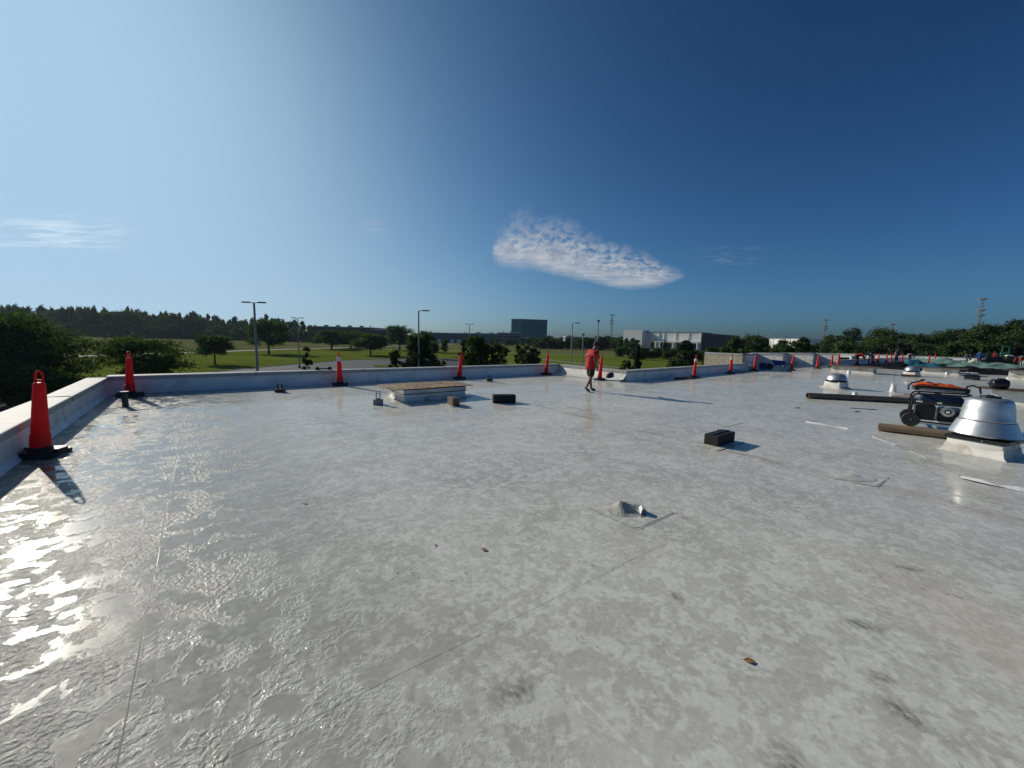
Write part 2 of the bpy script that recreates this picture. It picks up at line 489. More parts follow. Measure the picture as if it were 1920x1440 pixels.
def grass_mat(name, c0, c1, c2, s=0.03):
    m, nt, b = mat_nodes(name)
    tc = N(nt, 'ShaderNodeTexCoord')
    a = noise(nt, s, 6, 0.62, 0.4, tc.outputs['Object'])
    mp = N(nt, 'ShaderNodeMapping'); mp.inputs['Scale'].default_value = (0.25, 1.6, 1); mp.inputs['Rotation'].default_value = (0, 0, R(20))
    nt.links.new(tc.outputs['Object'], mp.inputs[0])
    st = noise(nt, 0.16, 5, 0.6, 0.2, mp.outputs[0])
    c = ramp(nt, a, [(0.3, c0), (0.5, c1), (0.7, c2)])
    c = mix(nt, 1.0, c, ramp(nt, st, [(0.3, 0.72), (0.7, 1.22)]), 'MULTIPLY')
    nt.links.new(c, b.inputs['Base Color'])
    b.inputs['Roughness'].default_value = 0.9
    b.inputs['Specular IOR Level'].default_value = 0.0
    nt.links.new(bump(nt, noise(nt, 1.2, 6, 0.7, 0, tc.outputs['Object']), 0.5, 0.3), b.inputs['Normal'])
    return m
M_GROUND = grass_mat('olive_meadow', (0.105, 0.115, 0.040), (0.140, 0.145, 0.055), (0.175, 0.170, 0.070))
M_LAWN = grass_mat('green_lawn', (0.100, 0.135, 0.020), (0.135, 0.170, 0.028), (0.170, 0.195, 0.040), 0.05)

# ------------------------------------------------------------------ ground and roads (7 m below the roof)
GZ = -7.0
def PX(px, depth):
    """world X of a bearing given as an image column, at the given distance ahead"""
    return (px - 960) * depth * 0.001378
def yh(px): return 610.0 + 0.0255 * px
def ZZ(px, y, depth):
    """world height that shows at image row y"""
    return CAM_H + (yh(px) - y) * depth * 0.00137

g = G()
g.add([(-4000, -300, GZ), (4000, -300, GZ), (4000, 4000, GZ), (-4000, 4000, GZ)], [(0, 1, 2, 3)])
fix(g.build('ground', M_GROUND), kind='structure')

def sheet(name, pts, z, mat, kind='structure'):
    g = G(); g.add([(p[0], p[1], z) for p in pts], [tuple(range(len(pts)))])
    return fix(g.build(name, mat), kind=kind)

sheet('lawn', [(-124, 20), (-124, 118), (-121, 146), (-116, 200), (-106, 262), (-60, 262), (-10, 245), (40, 250), (110, 235), (150, 120), (60, 15), (-60, 10)], GZ + 0.02, M_LAWN)

def strip(name, pts, w, z, mat):
    g = G(); n = len(pts)
    L, Rr = [], []
    for i in range(n):
        a = Vector(pts[max(i - 1, 0)]); b = Vector(pts[min(i + 1, n - 1)])
        t = (b - a).normalized(); nn = Vector((-t.y, t.x)) * w / 2
        p = Vector(pts[i]); L.append(p + nn); Rr.append(p - nn)
    vs = [(p.x, p.y, z) for p in L] + [(p.x, p.y, z) for p in Rr]
    g.add(vs, [(i, n + i, n + i + 1, i + 1) for i in range(n - 1)])
    return fix(g.build(name, mat), kind='structure')

strip('road', [(-150, -20), (-138, 60), (-132, 118), (-127, 150), (-122, 190), (-113, 238), (-95, 320), (-70, 460)], 6.0, GZ + 0.05, M_ROAD)
strip('cross_road', [(-114, 232), (-60, 246), (-15, 236), (30, 238), (80, 236)], 6.0, GZ + 0.06, M_ROAD)
strip('footpath', [(-14, 187), (10.7, 172), (24, 148), (37, 124), (48, 100), (60, 70)], 3.2, GZ + 0.05, M_ROAD)
sheet('car_park', [(-63, 30), (-63, 90), (-60, 108), (-56, 129), (-49, 139), (-33, 152), (-18, 150), (-6, 120), (0, 60), (0, 25)], GZ + 0.06, M_ASPH)
# kerbs of the car park and its grass island
kg = G()
kp = [(-63.1, 30), (-63.1, 90), (-60.1, 108.1), (-56.1, 129.2), (-49.1, 139.2), (-33, 152.2), (-18, 150.2), (-5.9, 120)]
for a, b_ in zip(kp[:-1], kp[1:]):
    a, b_ = Vector(a), Vector(b_); d = b_ - a
    kg.box(((a.x + b_.x) / 2, (a.y + b_.y) / 2, GZ + 0.11), (d.length, 0.2, 0.18), math.atan2(d.y, d.x))
fix(kg.build('kerb', M_ROAD), kind='structure')
isl = [(-40, 107), (-39, 109.5), (-34, 111), (-20, 113), (-20, 100), (-30, 102), (-38, 104.5)]
ig = G(); ig.prism(isl, GZ, GZ + 0.2); fix(ig.build('grass_island_kerb', M_ROAD), kind='structure')
isl2 = [((x + 27) * 0.96 - 27, (y - 107) * 0.93 + 107) for x, y in isl]
ig = G(); ig.prism(isl2, GZ + 0.1, GZ + 0.24); fix(ig.build('grass_island', M_LAWN), kind='structure')
for i in range(9):
    x0 = -58 + i * 3.4
    strip('parking_line', [(x0, 72 + i * 0.9), (x0 + 1.2, 77.5 + i * 0.9)], 0.13, GZ + 0.09, M_LINE)

# ------------------------------------------------------------------ the roof we stand on
K = Vector((-10.7, 10.05, 0))
NL = Vector((-1.2, -1.6, 0))                       # left wall base, near end, behind the camera
C2 = Vector((2.43, 20.06, 0)); C3 = Vector((5.0, 16.75, 0))
W0 = Vector((16.4, 26.6, 0)); F1 = Vector((19.5, 31.0, 0))
F2 = Vector((24.3, 34.2, 0)); F3 = Vector((29.7, 38.0, 0)); E3 = F3 - E2 * 1.9
MM = Vector((60.7, 58.8, 0)); FR = Vector((80.0, 33.5, 0)); FB = Vector((45, -12, 0))
roof_out = [NL, K, C2, C3, W0, F1, F2, F3, E3, MM, FR, FB]
g = G()
g.prism([(p.x, p.y) for p in roof_out][::-1], -0.35, 0.0)
roof = fix(g.build('roof', M_ROOF), kind='structure')
g = G()
g.prism([(p.x, p.y) for p in roof_out][::-1], GZ - 0.2, -0.36)
fix(g.build('building_wall', simple('beige_wall_panel', (0.38, 0.35, 0.30), 0.8)), kind='structure')

def wall_pt(A, B, t):
    return A + (B - A).normalized() * t

def parapet(A, B, h, label, inside=1, cope_w=0.36, thick=0.34, sect=3.05, lap=1.9, cope_mat=None, face=None, t_out=None):
    """low roof wall: A->B is the foot of its inner face; the wall stands on the left of that line when inside=1"""
    d = (B - A); L = d.length; ang = math.atan2(d.y, d.x)
    t = thing('parapet_wall', label, 'wall', A, ang)
    s = inside
    face = face or M_MEMB; cope_mat = cope_mat or M_COPE
    bh = GZ * 0 - 0.30
    # upstand: leaning foot (cant), then the face; membrane panels lap one another
    n = max(1, int(L / lap)); step = L / n
    for i in range(n):
        x0, x1 = i * step, (i + 1) * step - 0.004
        off = 0.004 * (i % 2)
        prof = [(-0.07 + off * -s * 0, 0.003), (-0.012 - off, 0.075 + 0.01 * (i % 3)), (0.0 - off, h - 0.075), (0.05, h - 0.075), (0.05, 0.003)]
        vs, fs = [], []
        for xx in (x0, x1):
            for (yy, zz) in prof: vs.append((xx, yy * s, zz))
        m_ = len(prof)
        for k in range(m_): fs.append((k, (k + 1) % m_, m_ + (k + 1) % m_, m_ + k))
        fs += [tuple(range(m_)), tuple(range(2 * m_ - 1, m_ - 1, -1))]
        gg = G(); gg.add(vs, fs); gg.build('membrane_panel', face, t)
    gg = G(); gg.box((L / 2, s * (0.052 + (thick - 0.05) / 2), h / 2 - 0.05), (L, thick - 0.052, h - 0.06)); gg.build('wall_core', face, t)
    # metal coping in sections: top plate plus drip edges
    n = max(1, round(L / sect)); step = L / n
    for i in range(n):
        x0, x1 = i * step + 0.003, (i + 1) * step - 0.003
        pr = [(-0.035, h - 0.10), (-0.035, h + 0.0), (-0.02, h + 0.006), (cope_w - 0.03, h + 0.014), (cope_w, h + 0.004), (cope_w, h - 0.12), (cope_w - 0.02, h - 0.12), (cope_w - 0.025, h - 0.02), (-0.02, h - 0.03), (-0.02, h - 0.10)]
        vs, fs = [], []
        for xx in (x0, x1):
            for (yy, zz) in pr: vs.append((xx, yy * s, zz))
        m_ = len(pr)
        for k in range(m_): fs.append((k, (k + 1) % m_, m_ + (k + 1) % m_, m_ + k))
        fs += [tuple(range(m_)), tuple(range(2 * m_ - 1, m_ - 1, -1))]
        gg = G(); gg.add(vs, fs); gg.build('coping_section', cope_mat, t)
        if i:
            gg = G(); gg.box((i * step, s * (cope_w / 2 - 0.02), h + 0.008), (0.022, cope_w - 0.01, 0.022)); gg.box((i * step, s * -0.036, h - 0.05), (0.018, 0.006, 0.09)); gg.build('joint_sealant', M_CRACK, t)
    return t

parapet(NL, K - (K - NL).normalized() * 0.0, 0.45, 'white parapet with pale metal coping along the left edge, running away from the camera', 1, sect=3.6)
parapet(K, C2, 0.48, 'long shaded parapet across the back of the left roof, behind the particle-board hatch', 1)
parapet(C2, C3, 0.46, 'short sunlit parapet return stepping towards the camera behind the man in red', 1)
parapet(C3, W0, 0.47, 'low parapet right of the man in red, running towards the tall white walls', 1)
parapet(W0, F1, 1.08, 'tall white wall in shade at the left end of the stepped walls, behind the blue bin', 1, sect=2.4)
parapet(W0 - E2 * 0.0 + Vector((-0.35, 0.1, 0)), W0 + E2 * 2.6 + Vector((-0.35, 0.1, 0)), 1.1, 'tan unfinished wall end with a dark notch in its rim, beyond the low parapet', 1, face=M_PLY, sect=2.6)
parapet(F1, F2, 1.08, 'tall white wall in shade behind the wheelbarrow, between two projecting fins', 1, sect=2.4)
parapet(F2, F3, 1.08, 'tall white wall in shade between the second and third projecting fins', 1, sect=2.4)
def fin_wall(F, label):
    E_ = F - E2 * 1.9
    return parapet(F, E_, 1.08, label, 1, cope_w=0.30, thick=0.28, sect=1.9, lap=0.95, face=M_DRYMEMB)
fin_wall(F1, 'first sunlit white fin wall with a diagonal shadow, behind the wheelbarrow')
fin_wall(F2, 'second sunlit white fin wall with wrinkled membrane, right of the wheelbarrow')
fin_wall(F3, 'third sunlit white fin wall, beside the closely set pair of cones')
parapet(E3, MM, 0.47, 'low shaded parapet behind the bending workers, right of the third fin', 1)
parapet(MM + (MM - FR).normalized() * 9.0, FR, 0.66, 'far sunlit white parapet at the end of the roof, below the dark trees', 1)

# cants: sloping white membrane fillets in the sunlit corner
d23 = (C3 - C2).normalized(); n23 = Vector((-d23.y, d23.x, 0)) * -1
g = G()
seg = 10
for i in range(seg):
    t0, t1 = i / seg, (i + 1) / seg
    a0 = C2.lerp(C3, t0); a1 = C2.lerp(C3, t1)
    w0_ = 0.42 + 0.10 * math.sin(t0 * 9); w1_ = 0.42 + 0.10 * math.sin(t1 * 9)
    q = len(g.v)
    for (a, w) in ((a0, w0_), (a1, w1_)):
        for (u, z) in ((0.012, 0.34), (w * 0.35, 0.15), (w * 0.7, 0.045), (w * 1.15, 0.004)):
            p = a + n23 * u; g.v.append((p.x, p.y, z))
    g.f += [(q + k, q + k + 1, q + 5 + k, q + 4 + k) for k in range(3)]
o = g.build('membrane_fillet', M_DRYMEMB, None, smooth=True)
fix(o, 'sunlit sloping fillet of white membrane at the foot of the stepped-back parapet', 'flashing')

# membrane seams: welded laps that stand a little proud of the sheet
def seam(A, B, w=0.05, z=0.003, mat=None, name='membrane_seam', wob=0.006):
    A = Vector((A[0], A[1])); B = Vector((B[0], B[1])); L = (B - A).length
    n = max(2, int(L / 0.4)); t = (B - A) / L; nn = Vector((-t.y, t.x))
    g = G(); rnd = random.Random(int(L * 977))
    for i in range(n + 1):
        p = A + t * (L * i / n); j = rnd.uniform(-wob, wob)
        for u, zz in ((-w / 2, 0.0005), (-w / 2 + 0.004, z), (w / 2, 0.0008)):
            q = p + nn * (u + j); g.v.append((q.x, q.y, zz))
    for i in range(n):
        for k in range(2):
            g.f.append((i * 3 + k, i * 3 + k + 1, i * 3 + k + 4, i * 3 + k + 3))
    return g.build(name, mat or M_ROOF, roof)
seam((-8.35, 9.85), (-0.9, 0.6), 0.07, 0.0016)
seam((7.15, 7.4), (-1.6, 1.15), 0.16, 0.0005)
seam((16, 14.1), (7.15, 7.4), 0.16, 0.0016)
seam((-0.75, 1.28), (0.2, 0.2), 0.05, 0.003)
seam((1.0, 10.6), (6.4, 3.1), 0.10, 0.003)
seam((5.0, 12.5), (11.5, 4.2), 0.08, 0.003)
seam((0.4, 1.7), (1.2, 0.7), 0.05, 0.003)
g = G()
def crack(A, B, w=0.006):
    A = Vector((A[0], A[1])); B = Vector((B[0], B[1])); t = (B - A).normalized(); nn = Vector((-t.y, t.x)) * w / 2
    q = len(g.v)
    for p in (A - nn, B - nn, B + nn, A + nn): g.v.append((p.x, p.y, 0.0024))
    g.f.append((q, q + 1, q + 2, q + 3))
tS = (Vector((-8.35, 9.85)) - Vector((-0.9, 0.6))).normalized(); nS = Vector((-tS.y, tS.x)) * 0.037
crack(Vector((-0.9, 0.6)) + nS, Vector((-8.35, 9.85)) + nS)
crack((-1.25, 1.30), (-1.21, 1.18), 0.008)
g.build('seam_line', M_CRACK, roof)

# lower wing of the building beyond the left parapet
LW = Vector((-18.5, 15.2, 0)); lwz = -1.35
lt = thing('lower_roof_wing', 'lower dark roof wing with a pale rim, just beyond the left parapet', 'building', (0, 0, 0))
o1 = [LW, LW - E2 * 26, LW - E2 * 26 + E1 * 7.5, LW + E1 * 7.0]
g = G(); g.prism([(p.x, p.y) for p in o1], GZ, lwz); g.build('roof_deck', M_UNDER, lt)
for A, B in ((LW - E2 * 26, LW), (LW, LW + E1 * 14)):
    d = B - A; c = (A + B) / 2; ang = math.atan2(d.y, d.x)
    g = G(); g.box((c.x, c.y, lwz + 0.13), (d.length, 0.28, 0.30), ang); g.build('rim_wall', M_MEMB, lt)
    nsec = int(d.length / 3)
    for i in range(nsec):
        p = A + d * ((i + 0.5) / nsec)
        g = G(); g.box((p.x, p.y, lwz + 0.31), (d.length / nsec - 0.01, 0.40, 0.05), ang); g.build('coping_section', M_COPE, lt)

# ------------------------------------------------------------------ traffic cones
def make_cone():
    t = thing('traffic_cone', 'x', 'traffic cone')
    # base: heavy eight-sided rubber foot with a raised collar and lugs
    g = G()
    def octo(w, c): return [(w, -w + c), (w, w - c), (w - c, w), (-w + c, w), (-w, w - c), (-w, -w + c), (-w + c, -w), (w - c, -w)]
    g.prism(octo(0.235, 0.07), 0.0, 0.05)
    g.prism(octo(0.20, 0.06), 0.05, 0.075)
    g.lathe([(0.125, 0.075), (0.118, 0.115), (0.10, 0.12)], 20)
    b = g.build('base', M_RUBBER, t, bevel=0.006)
    for sx in (-1, 1):
        g = G(); g.box((sx * 0.225, 0.0, 0.07), (0.06, 0.16, 0.045)); g.build('grip_lug', M_RUBBER, b, bevel=0.008)
    # stepped hollow body
    g = G()
    prof = [(0.100, 0.09)]
    z, r = 0.09, 0.100
    steps = [(0.103, 0.097, 0.30), (0.088, 0.083, 0.49), (0.080, 0.074, 0.66), (0.072, 0.067, 0.82), (0.065, 0.059, 0.985)]
    zz = 0.11
    prof = [(0.092, 0.09)]
    for rb, rt, zt in steps:
        prof += [(rb, zz), (rb, zz + 0.02), (rt, zt - 0.004), (rt - 0.002, zt)]
        zz = zt + 0.003
    prof += [(0.050, 0.993), (0.034, 1.0)]
    g.lathe(prof, 24)
    g.build('cone_body', M_ORANGE, t, smooth=True)
    g = G()
    loop = [(-0.038, 0, 0.99), (-0.040, 0, 1.05), (-0.038, 0, 1.105), (-0.026, 0, 1.14), (0, 0, 1.152), (0.026, 0, 1.14), (0.038, 0, 1.105), (0.040, 0, 1.05), (0.038, 0, 0.99)]
    g.tube(loop, 0.0125, 8)
    g.tube([(-0.036, 0, 1.03), (0.036, 0, 1.03)], 0.010, 6)
    g.build('handle', M_ORANGE, t, smooth=True)
    return t
def add_band(t):
    g = G(); g.lathe([(0.0680, 0.83), (0.0625, 0.97)], 24)
    g.build('reflective_band', M_REFL, t, smooth=True)
cone0 = make_cone()
cone_spots = [
    (-6.43, 5.10, 0.25, 0, 0.075, 'biggest orange cone, nearest the camera beside the left parapet, trailing a long shadow'),
    (-10.0, 9.95, 0.4, 0, 0.04, 'orange cone standing in the far left corner of the parapet'),
    (-5.90, 13.10, 0.35, 1, -0.02, 'orange cone with a pale collar by the shaded back parapet, left of the particle-board hatch'),
    (-2.22, 16.05, 0.5, 0, 0.0, 'orange cone at the back parapet right behind the particle-board hatch'),
    (1.68, 19.05, 0.6, 0, 0.0, 'orange cone in the corner where the back parapet steps towards the camera'),
    (3.90, 17.10, 0.5, 0, 0.0, 'bright orange cone just right of the man in red, beside the black bag'),
    (9.15, 19.30, 0.62, 1, 0.05, 'leaning orange cone with a white collar by the boards on the low parapet'),
    (13.0, 22.9, 0.6, 1, 0.03, 'orange cone with a white collar in front of the tan unfinished wall'),
    (16.1, 25.6, 0.6, 0, 0.0, 'orange cone in front of the shaded tall wall and blue bin'),
    (19.6, 27.0, 0.6, 0, 0.0, 'orange cone standing just right of the wheelbarrow handles'),
    (23.9, 30.2, 0.5, 0, 0.06, 'leaning orange cone in front of the third sunlit fin wall'),
    (27.4, 33.1, 0.5, 0, 0.04, 'left one of two close cones at the right end of the white fin walls'),
    (28.9, 34.2, 0.5, 0, 0.03, 'right one of two close cones at the right end of the white fin walls'),
    (34.6, 38.7, 0.5, 0, 0.0, 'lone orange cone behind the far plywood hatch with a cream side'),
    (40.2, 43.0, 0.5, 0, 0.02, 'upright cone, first of the cones left of the standing worker'),
    (42.8, 45.2, 0.5, 0, 0.12, 'tilted cone left of the standing worker, on the black underlay'),
    (45.7, 47.2, 0.5, 0, 0.06, 'leaning cone half hidden by others, between the tilted cone and the standing worker'),
    (44.5, 45.4, 0.5, 0, 0.02, 'cone directly left of the standing worker'),
    (47.2, 46.8, 0.5, 0, 0.02, 'cone between the standing worker and the worker in white'),
    (49.6, 46.0, 0.5, 0, 0.06, 'cone at the left end of the green sheeting, the nearer of two'),
    (59.8, 54.7, 0.5, 0, 0.05, 'cone at the left end of the green sheeting, the farther of two'),
]
CG = 'orange looped traffic cones along the roof edge'
cone0['group'] = CG
for i, (x, y, rz, band, tilt, lab) in enumerate(cone_spots):
    c = cone0 if i == 0 else copy_tree(cone0)
    c.location = (x, y, 0.004)
    c.rotation_euler = (0, 0, rz)
    if tilt:
        for ch in c.children:
            if not ch.name.startswith('base'):
                ch.rotation_euler = (0, tilt, 0)
    c['label'] = lab
    if band:
        add_band(c)
        for ch in c.children:
            if ch.name.startswith('reflective_band'): ch.rotation_euler = (0, tilt, 0)

# ------------------------------------------------------------------ hatches: membrane-clad kerbs under boards
def hatch(origin, L, W, H, label, board=(2.44, 1.22), boff=(0.0, 0.0), bmat=None, brz=0.0, cream=False, metal=True):
    """origin = near corner of the kerb; L along the long walls, W across"""
    t = thing('roof_hatch', label, 'roof hatch', (origin[0], origin[1], 0), TH)
    face = M_DRYMEMB if cream else M_MEMB
    hl = H * 0.62 if metal else H
    g = G()
    g.box((L / 2, W / 2, hl / 2), (L, W, hl)); g.build('kerb', face, t, bevel=0.01)
    # flared foot of membrane round the kerb
    g = G()
    m_ = 26; ring0, ring1, ring2 = [], [], []
    rnd = random.Random(int(L * 1000 + H * 77))
    per = [(0, 0), (L, 0), (L, W), (0, W)]
    for e in range(4):
        a, b = Vector(per[e]), Vector(per[(e + 1) % 4])
        nn = Vector(((b - a).y, -(b - a).x)).normalized()
        for i in range(8):
            u = i / 8; p = a.lerp(b, u); fl = 0.10 + rnd.uniform(-0.02, 0.03) + (0.10 if i == 0 else 0)
            ring0.append((p.x + nn.x * 0.006, p.y + nn.y * 0.006, 0.12)); 
            ring1.append((p.x + nn.x * fl * 0.35 - (0.02 if i == 0 else 0), p.y + nn.y * fl * 0.35, 0.035))
            ring2.append((p.x + nn.x * fl - (0.06 if i == 0 else 0) * (1 if e in (0, 3) else -1), p.y + nn.y * fl, 0.003))
    q = len(ring0); g.v = ring0 + ring1 + ring2
    for i in range(q):
        j = (i + 1) % q
        g.f += [(i, j, q + j, q + i), (q + i, q + j, 2 * q + j, 2 * q + i)]
    g.build('flared_skirt', M_DRYMEMB, t, smooth=True)
    if metal:
        g = G(); g.box((L / 2, W / 2, (hl + 0.012 + H) / 2), (L + 0.03, W + 0.03, H - hl - 0.012)); g.build('metal_frame', M_GALV, t, bevel=0.006)
        g = G(); g.box((L / 2, W / 2, hl + 0.006), (L + 0.045, W + 0.045, 0.02)); g.build('dark_gasket', M_BLACK, t)
    g = G()
    # board, slightly warped
    nx, ny = 8, 4
    vs = []
    for k in (0, 1):
        for j in range(ny + 1):
            for i in range(nx + 1):
                u, v = i / nx, j / ny
                z = 0.02 * math.sin(u * 3.1 + 0.4) * (v - 0.5) - 0.012 * (2 * u - 1) ** 2
                vs.append(((u - 0.5) * board[0], (v - 0.5) * board[1], z + k * 0.014))
    st = (nx + 1) * (ny + 1); fs = []
    for j in range(ny):
        for i in range(nx):
            a = j * (nx + 1) + i
            fs += [(a, a + nx + 1, a + nx + 2, a + 1), (st + a, st + a + 1, st + a + nx + 2, st + a + nx + 1)]
    for i in range(nx):
        a = i; b = ny * (nx + 1) + i
        fs += [(a, a + 1, st + a + 1, st + a), (b + 1, b, st + b, st + b + 1)]
    for j in range(ny):
        a = j * (nx + 1); b = a + nx
        fs += [(a + nx + 1, a, st + a, st + a + nx + 1), (b, b + nx + 1, st + b + nx + 1, st + b)]
    g.add(vs, fs, Matrix.Translation((L / 2 + boff[0], W / 2 + boff[1], H + 0.024)) @ Matrix.Rotation(brz, 4, 'Z'))
    g.build('cover_board', bmat or M_OSB, t)
    return t
hatch((-2.84, 10.04), 1.86, 0.98, 0.32, 'hatch kerb covered by a wide particle-board sheet, left of centre near the back parapet', boff=(-0.03, 0.10), brz=0.0)
hatch((23.9, 25.5), 1.2, 2.2, 0.42, 'far hatch with a cream side and brown board, behind the left dome fan', board=(1.6, 2.8), bmat=M_WOOD, cream=True, metal=False)
hatch((30.7, 26.5), 1.2, 1.7, 0.40, 'far hatch under a brown board just right of the middle dome fan', board=(1.6, 2.5), bmat=M_WOOD, cream=True, metal=False)
hatch((32.4, 22.2), 1.3, 2.3, 0.55, 'pale cream hatch kerb cut by the right edge, farther than the motor', board=(1.7, 2.8), bmat=M_WOOD, cream=True, metal=False)
hatch((17.3, 11.1), 1.1, 2.1, 0.46, 'hatch under a brown board carrying the black motor at the right edge', board=(1.5, 2.7), boff=(-0.05, 0.0), bmat=M_WOOD, metal=False)

# black motor on that hatch
t = thing('electric_motor', 'black motor lying on the brown board at the right edge', 'motor', (16.05, 12.62, 0.497), R(-30))
g = G(); g.lathe([(0.0, -0.2), (0.12, -0.2), (0.15, -0.17), (0.155, 0.14), (0.13, 0.18), (0.06, 0.19), (0.0, 0.19)], 20, M=Matrix.Translation((0, 0, 0.17)) @ Matrix.Rotation(R(90), 4, 'Y'))
g.build('motor_body', M_BLACK, t, smooth=True)
g = G(); g.cyl((-0.28, 0, 0.17), (-0.2, 0, 0.17), 0.025, n=10); g.build('shaft', M_GALV, t)
for dx in (-0.1, 0.1):
    g = G(); g.box((dx, 0, 0.02), (0.06, 0.28, 0.04)); g.build('foot', M_BLACK, t, bevel=0.005)
g = G(); g.box((0.02, 0, 0.33), (0.16, 0.12, 0.06)); g.build('terminal_box', M_NAVY, t, bevel=0.008)

# ------------------------------------------------------------------ fans
def big_fan(loc, label):
    t = thing('exhaust_fan', label, 'roof fan', loc, R(22))
    s = 0.33
    g = G(); g.box((0, 0, 0.12), (2 * s, 2 * s, 0.24), taper=0.97); g.build('kerb', M_DRYMEMB, t, bevel=0.02, smooth=True)
    # wrinkled flashing foot with corner folds
    g = G(); rnd = random.Random(4); q = 48; rings = [[], [], [], []]
    for i in range(q):
        a = 2 * math.pi * i / q
        c, sn = math.cos(a), math.sin(a); k = s / max(abs(c), abs(sn))
        corner = (min(abs(c), abs(sn)) / max(abs(c), abs(sn))) ** 5
        rings[0].append((c * k * 1.004, sn * k * 1.004, 0.13 + 0.03 * corner))
        for j, (e, z) in enumerate(((0.012, 0.05), (0.04, 0.018), (0.09, 0.003)), 1):
            e2 = e * (1 + 0.2 * corner) + rnd.uniform(-.004, .004)
            rings[j].append((c * (k + e2), sn * (k + e2), z + (0.035 * corner if j == 1 else 0.012 * corner * (j == 2))))
    g.v = sum(rings, [])
    for j in range(3):
        for i in range(q):
            i2 = (i + 1) % q; g.f.append((j * q + i, j * q + i2, (j + 1) * q + i2, (j + 1) * q + i))
    g.build('flashing_foot', M_DRYMEMB, t, smooth=True)
    g = G(); g.box((0, 0, 0.268), (2 * s + 0.04, 2 * s + 0.04, 0.055)); g.build('base_cap', M_BLACK, t, bevel=0.006)
    for ax, ay in ((-0.2, -s - 0.025), (0.1, -s - 0.025), (-s - 0.025, -0.1)):
        g = G(); g.cyl((ax, ay, 0.265), (ax - (0.012 if abs(ax) > s else 0), ay - (0.012 if abs(ay) > s else 0), 0.265), 0.012, n=8); g.build('screw_head', M_GALV, t)
    g = G(); g.lathe([(0.30, 0.296), (0.34, 0.30), (0.36, 0.31), (0.34, 0.345)], 48); g.build('dark_throat', M_BLACK, t, smooth=True)
    g = G(); g.lathe([(0.405, 0.335), (0.412, 0.345), (0.408, 0.352), (0.335, 0.555), (0.325, 0.575), (0.30, 0.58), (0.28, 0.575)], 64)
    g.build('wind_band', M_ALU, t, smooth=True)
    g = G(); g.lathe([(0.29, 0.575), (0.312, 0.585), (0.312, 0.598), (0.306, 0.605), (0.292, 0.76), (0.268, 0.89), (0.250, 0.93), (0.21, 0.955), (0.10, 0.965), (0.0, 0.967)], 64)
    g.build('motor_dome', M_ALU, t, smooth=True)
    g = G(); g.lathe([(0.316, 0.566), (0.320, 0.573), (0.316, 0.581)], 64); g.build('black_seal', M_BLACK, t, smooth=True)
    g = G(); g.box((0.278, 0.09, 0.76), (0.035, 0.03, 0.30), rz=0.3); g.build('conduit_channel', M_GALV, t, bevel=0.005)
    g = G(); g.lathe([(0.0, 0.967), (0.12, 0.967), (0.125, 0.985), (0.11, 0.992), (0.0, 0.995)], 24); g.box((-0.05, 0, 1.002), (0.08, 0.05, 0.016)); g.box((0.07, 0.02, 1.0), (0.05, 0.06, 0.012))
    g.build('top_cap', M_BLACK, t, smooth=True)
    return t
big_fan((8.05, 6.42, 0), 'large silver roof exhaust fan on a white kerb, in front of the generator')

def dome_fan(loc, label, s=1.0):
    t = thing('dome_fan', label, 'roof fan', loc, TH - 0.3)
    g = G(); g.box((0, 0, 0.14), (0.62, 0.62, 0.28), taper=0.93); g.build('kerb', M_DRYMEMB, t, bevel=0.015, smooth=True)
    g = G(); q = 32
    rings = [[], []]
    for i in range(q):
        a = 2 * math.pi * i / q; c, sn = math.cos(a), math.sin(a); k = 0.31 / max(abs(c), abs(sn))
        rings[0].append((c * k, sn * k, 0.07)); rings[1].append((c * (k + 0.14), sn * (k + 0.14), 0.003))
    g.v = rings[0] + rings[1]; g.f = [(i, (i + 1) % q, q + (i + 1) % q, q + i) for i in range(q)]
    g.build('flashing_foot', M_DRYMEMB, t, smooth=True)
    g = G(); g.lathe([(0.30, 0.285), (0.37, 0.29), (0.375, 0.31), (0.34, 0.33), (0.33, 0.36)], 40); g.build('base_ring', M_BLACK, t, smooth=True)
    g = G(); g.lathe([(0.345, 0.36), (0.352, 0.37), (0.33, 0.43), (0.325, 0.44)], 40); g.build('louvre_ring', M_ALU, t, smooth=True)
    g = G(); g.lathe([(0.33, 0.445), (0.338, 0.452), (0.315, 0.50), (0.27, 0.555), (0.20, 0.60), (0.10, 0.628), (0.0, 0.635)], 40); g.build('dome', M_ALU, t, smooth=True)
    return t
dome_fan((13.75, 16.25, 0), 'nearer aluminium dome fan on a white kerb, left of the white pipe caps')
df = dome_fan((25.7, 24.75, 0), 'farther aluminium dome fan beside a dark block, between the two far hatches')
t = thing('timber_block', 'dark block lying at the foot of the farther dome fan', 'block', (24.8, 23.95, 0), R(-40))
g = G(); g.box((0, 0, 0.07), (0.85, 0.3, 0.14)); g.build('block_body', M_WOOD, t, bevel=0.01)

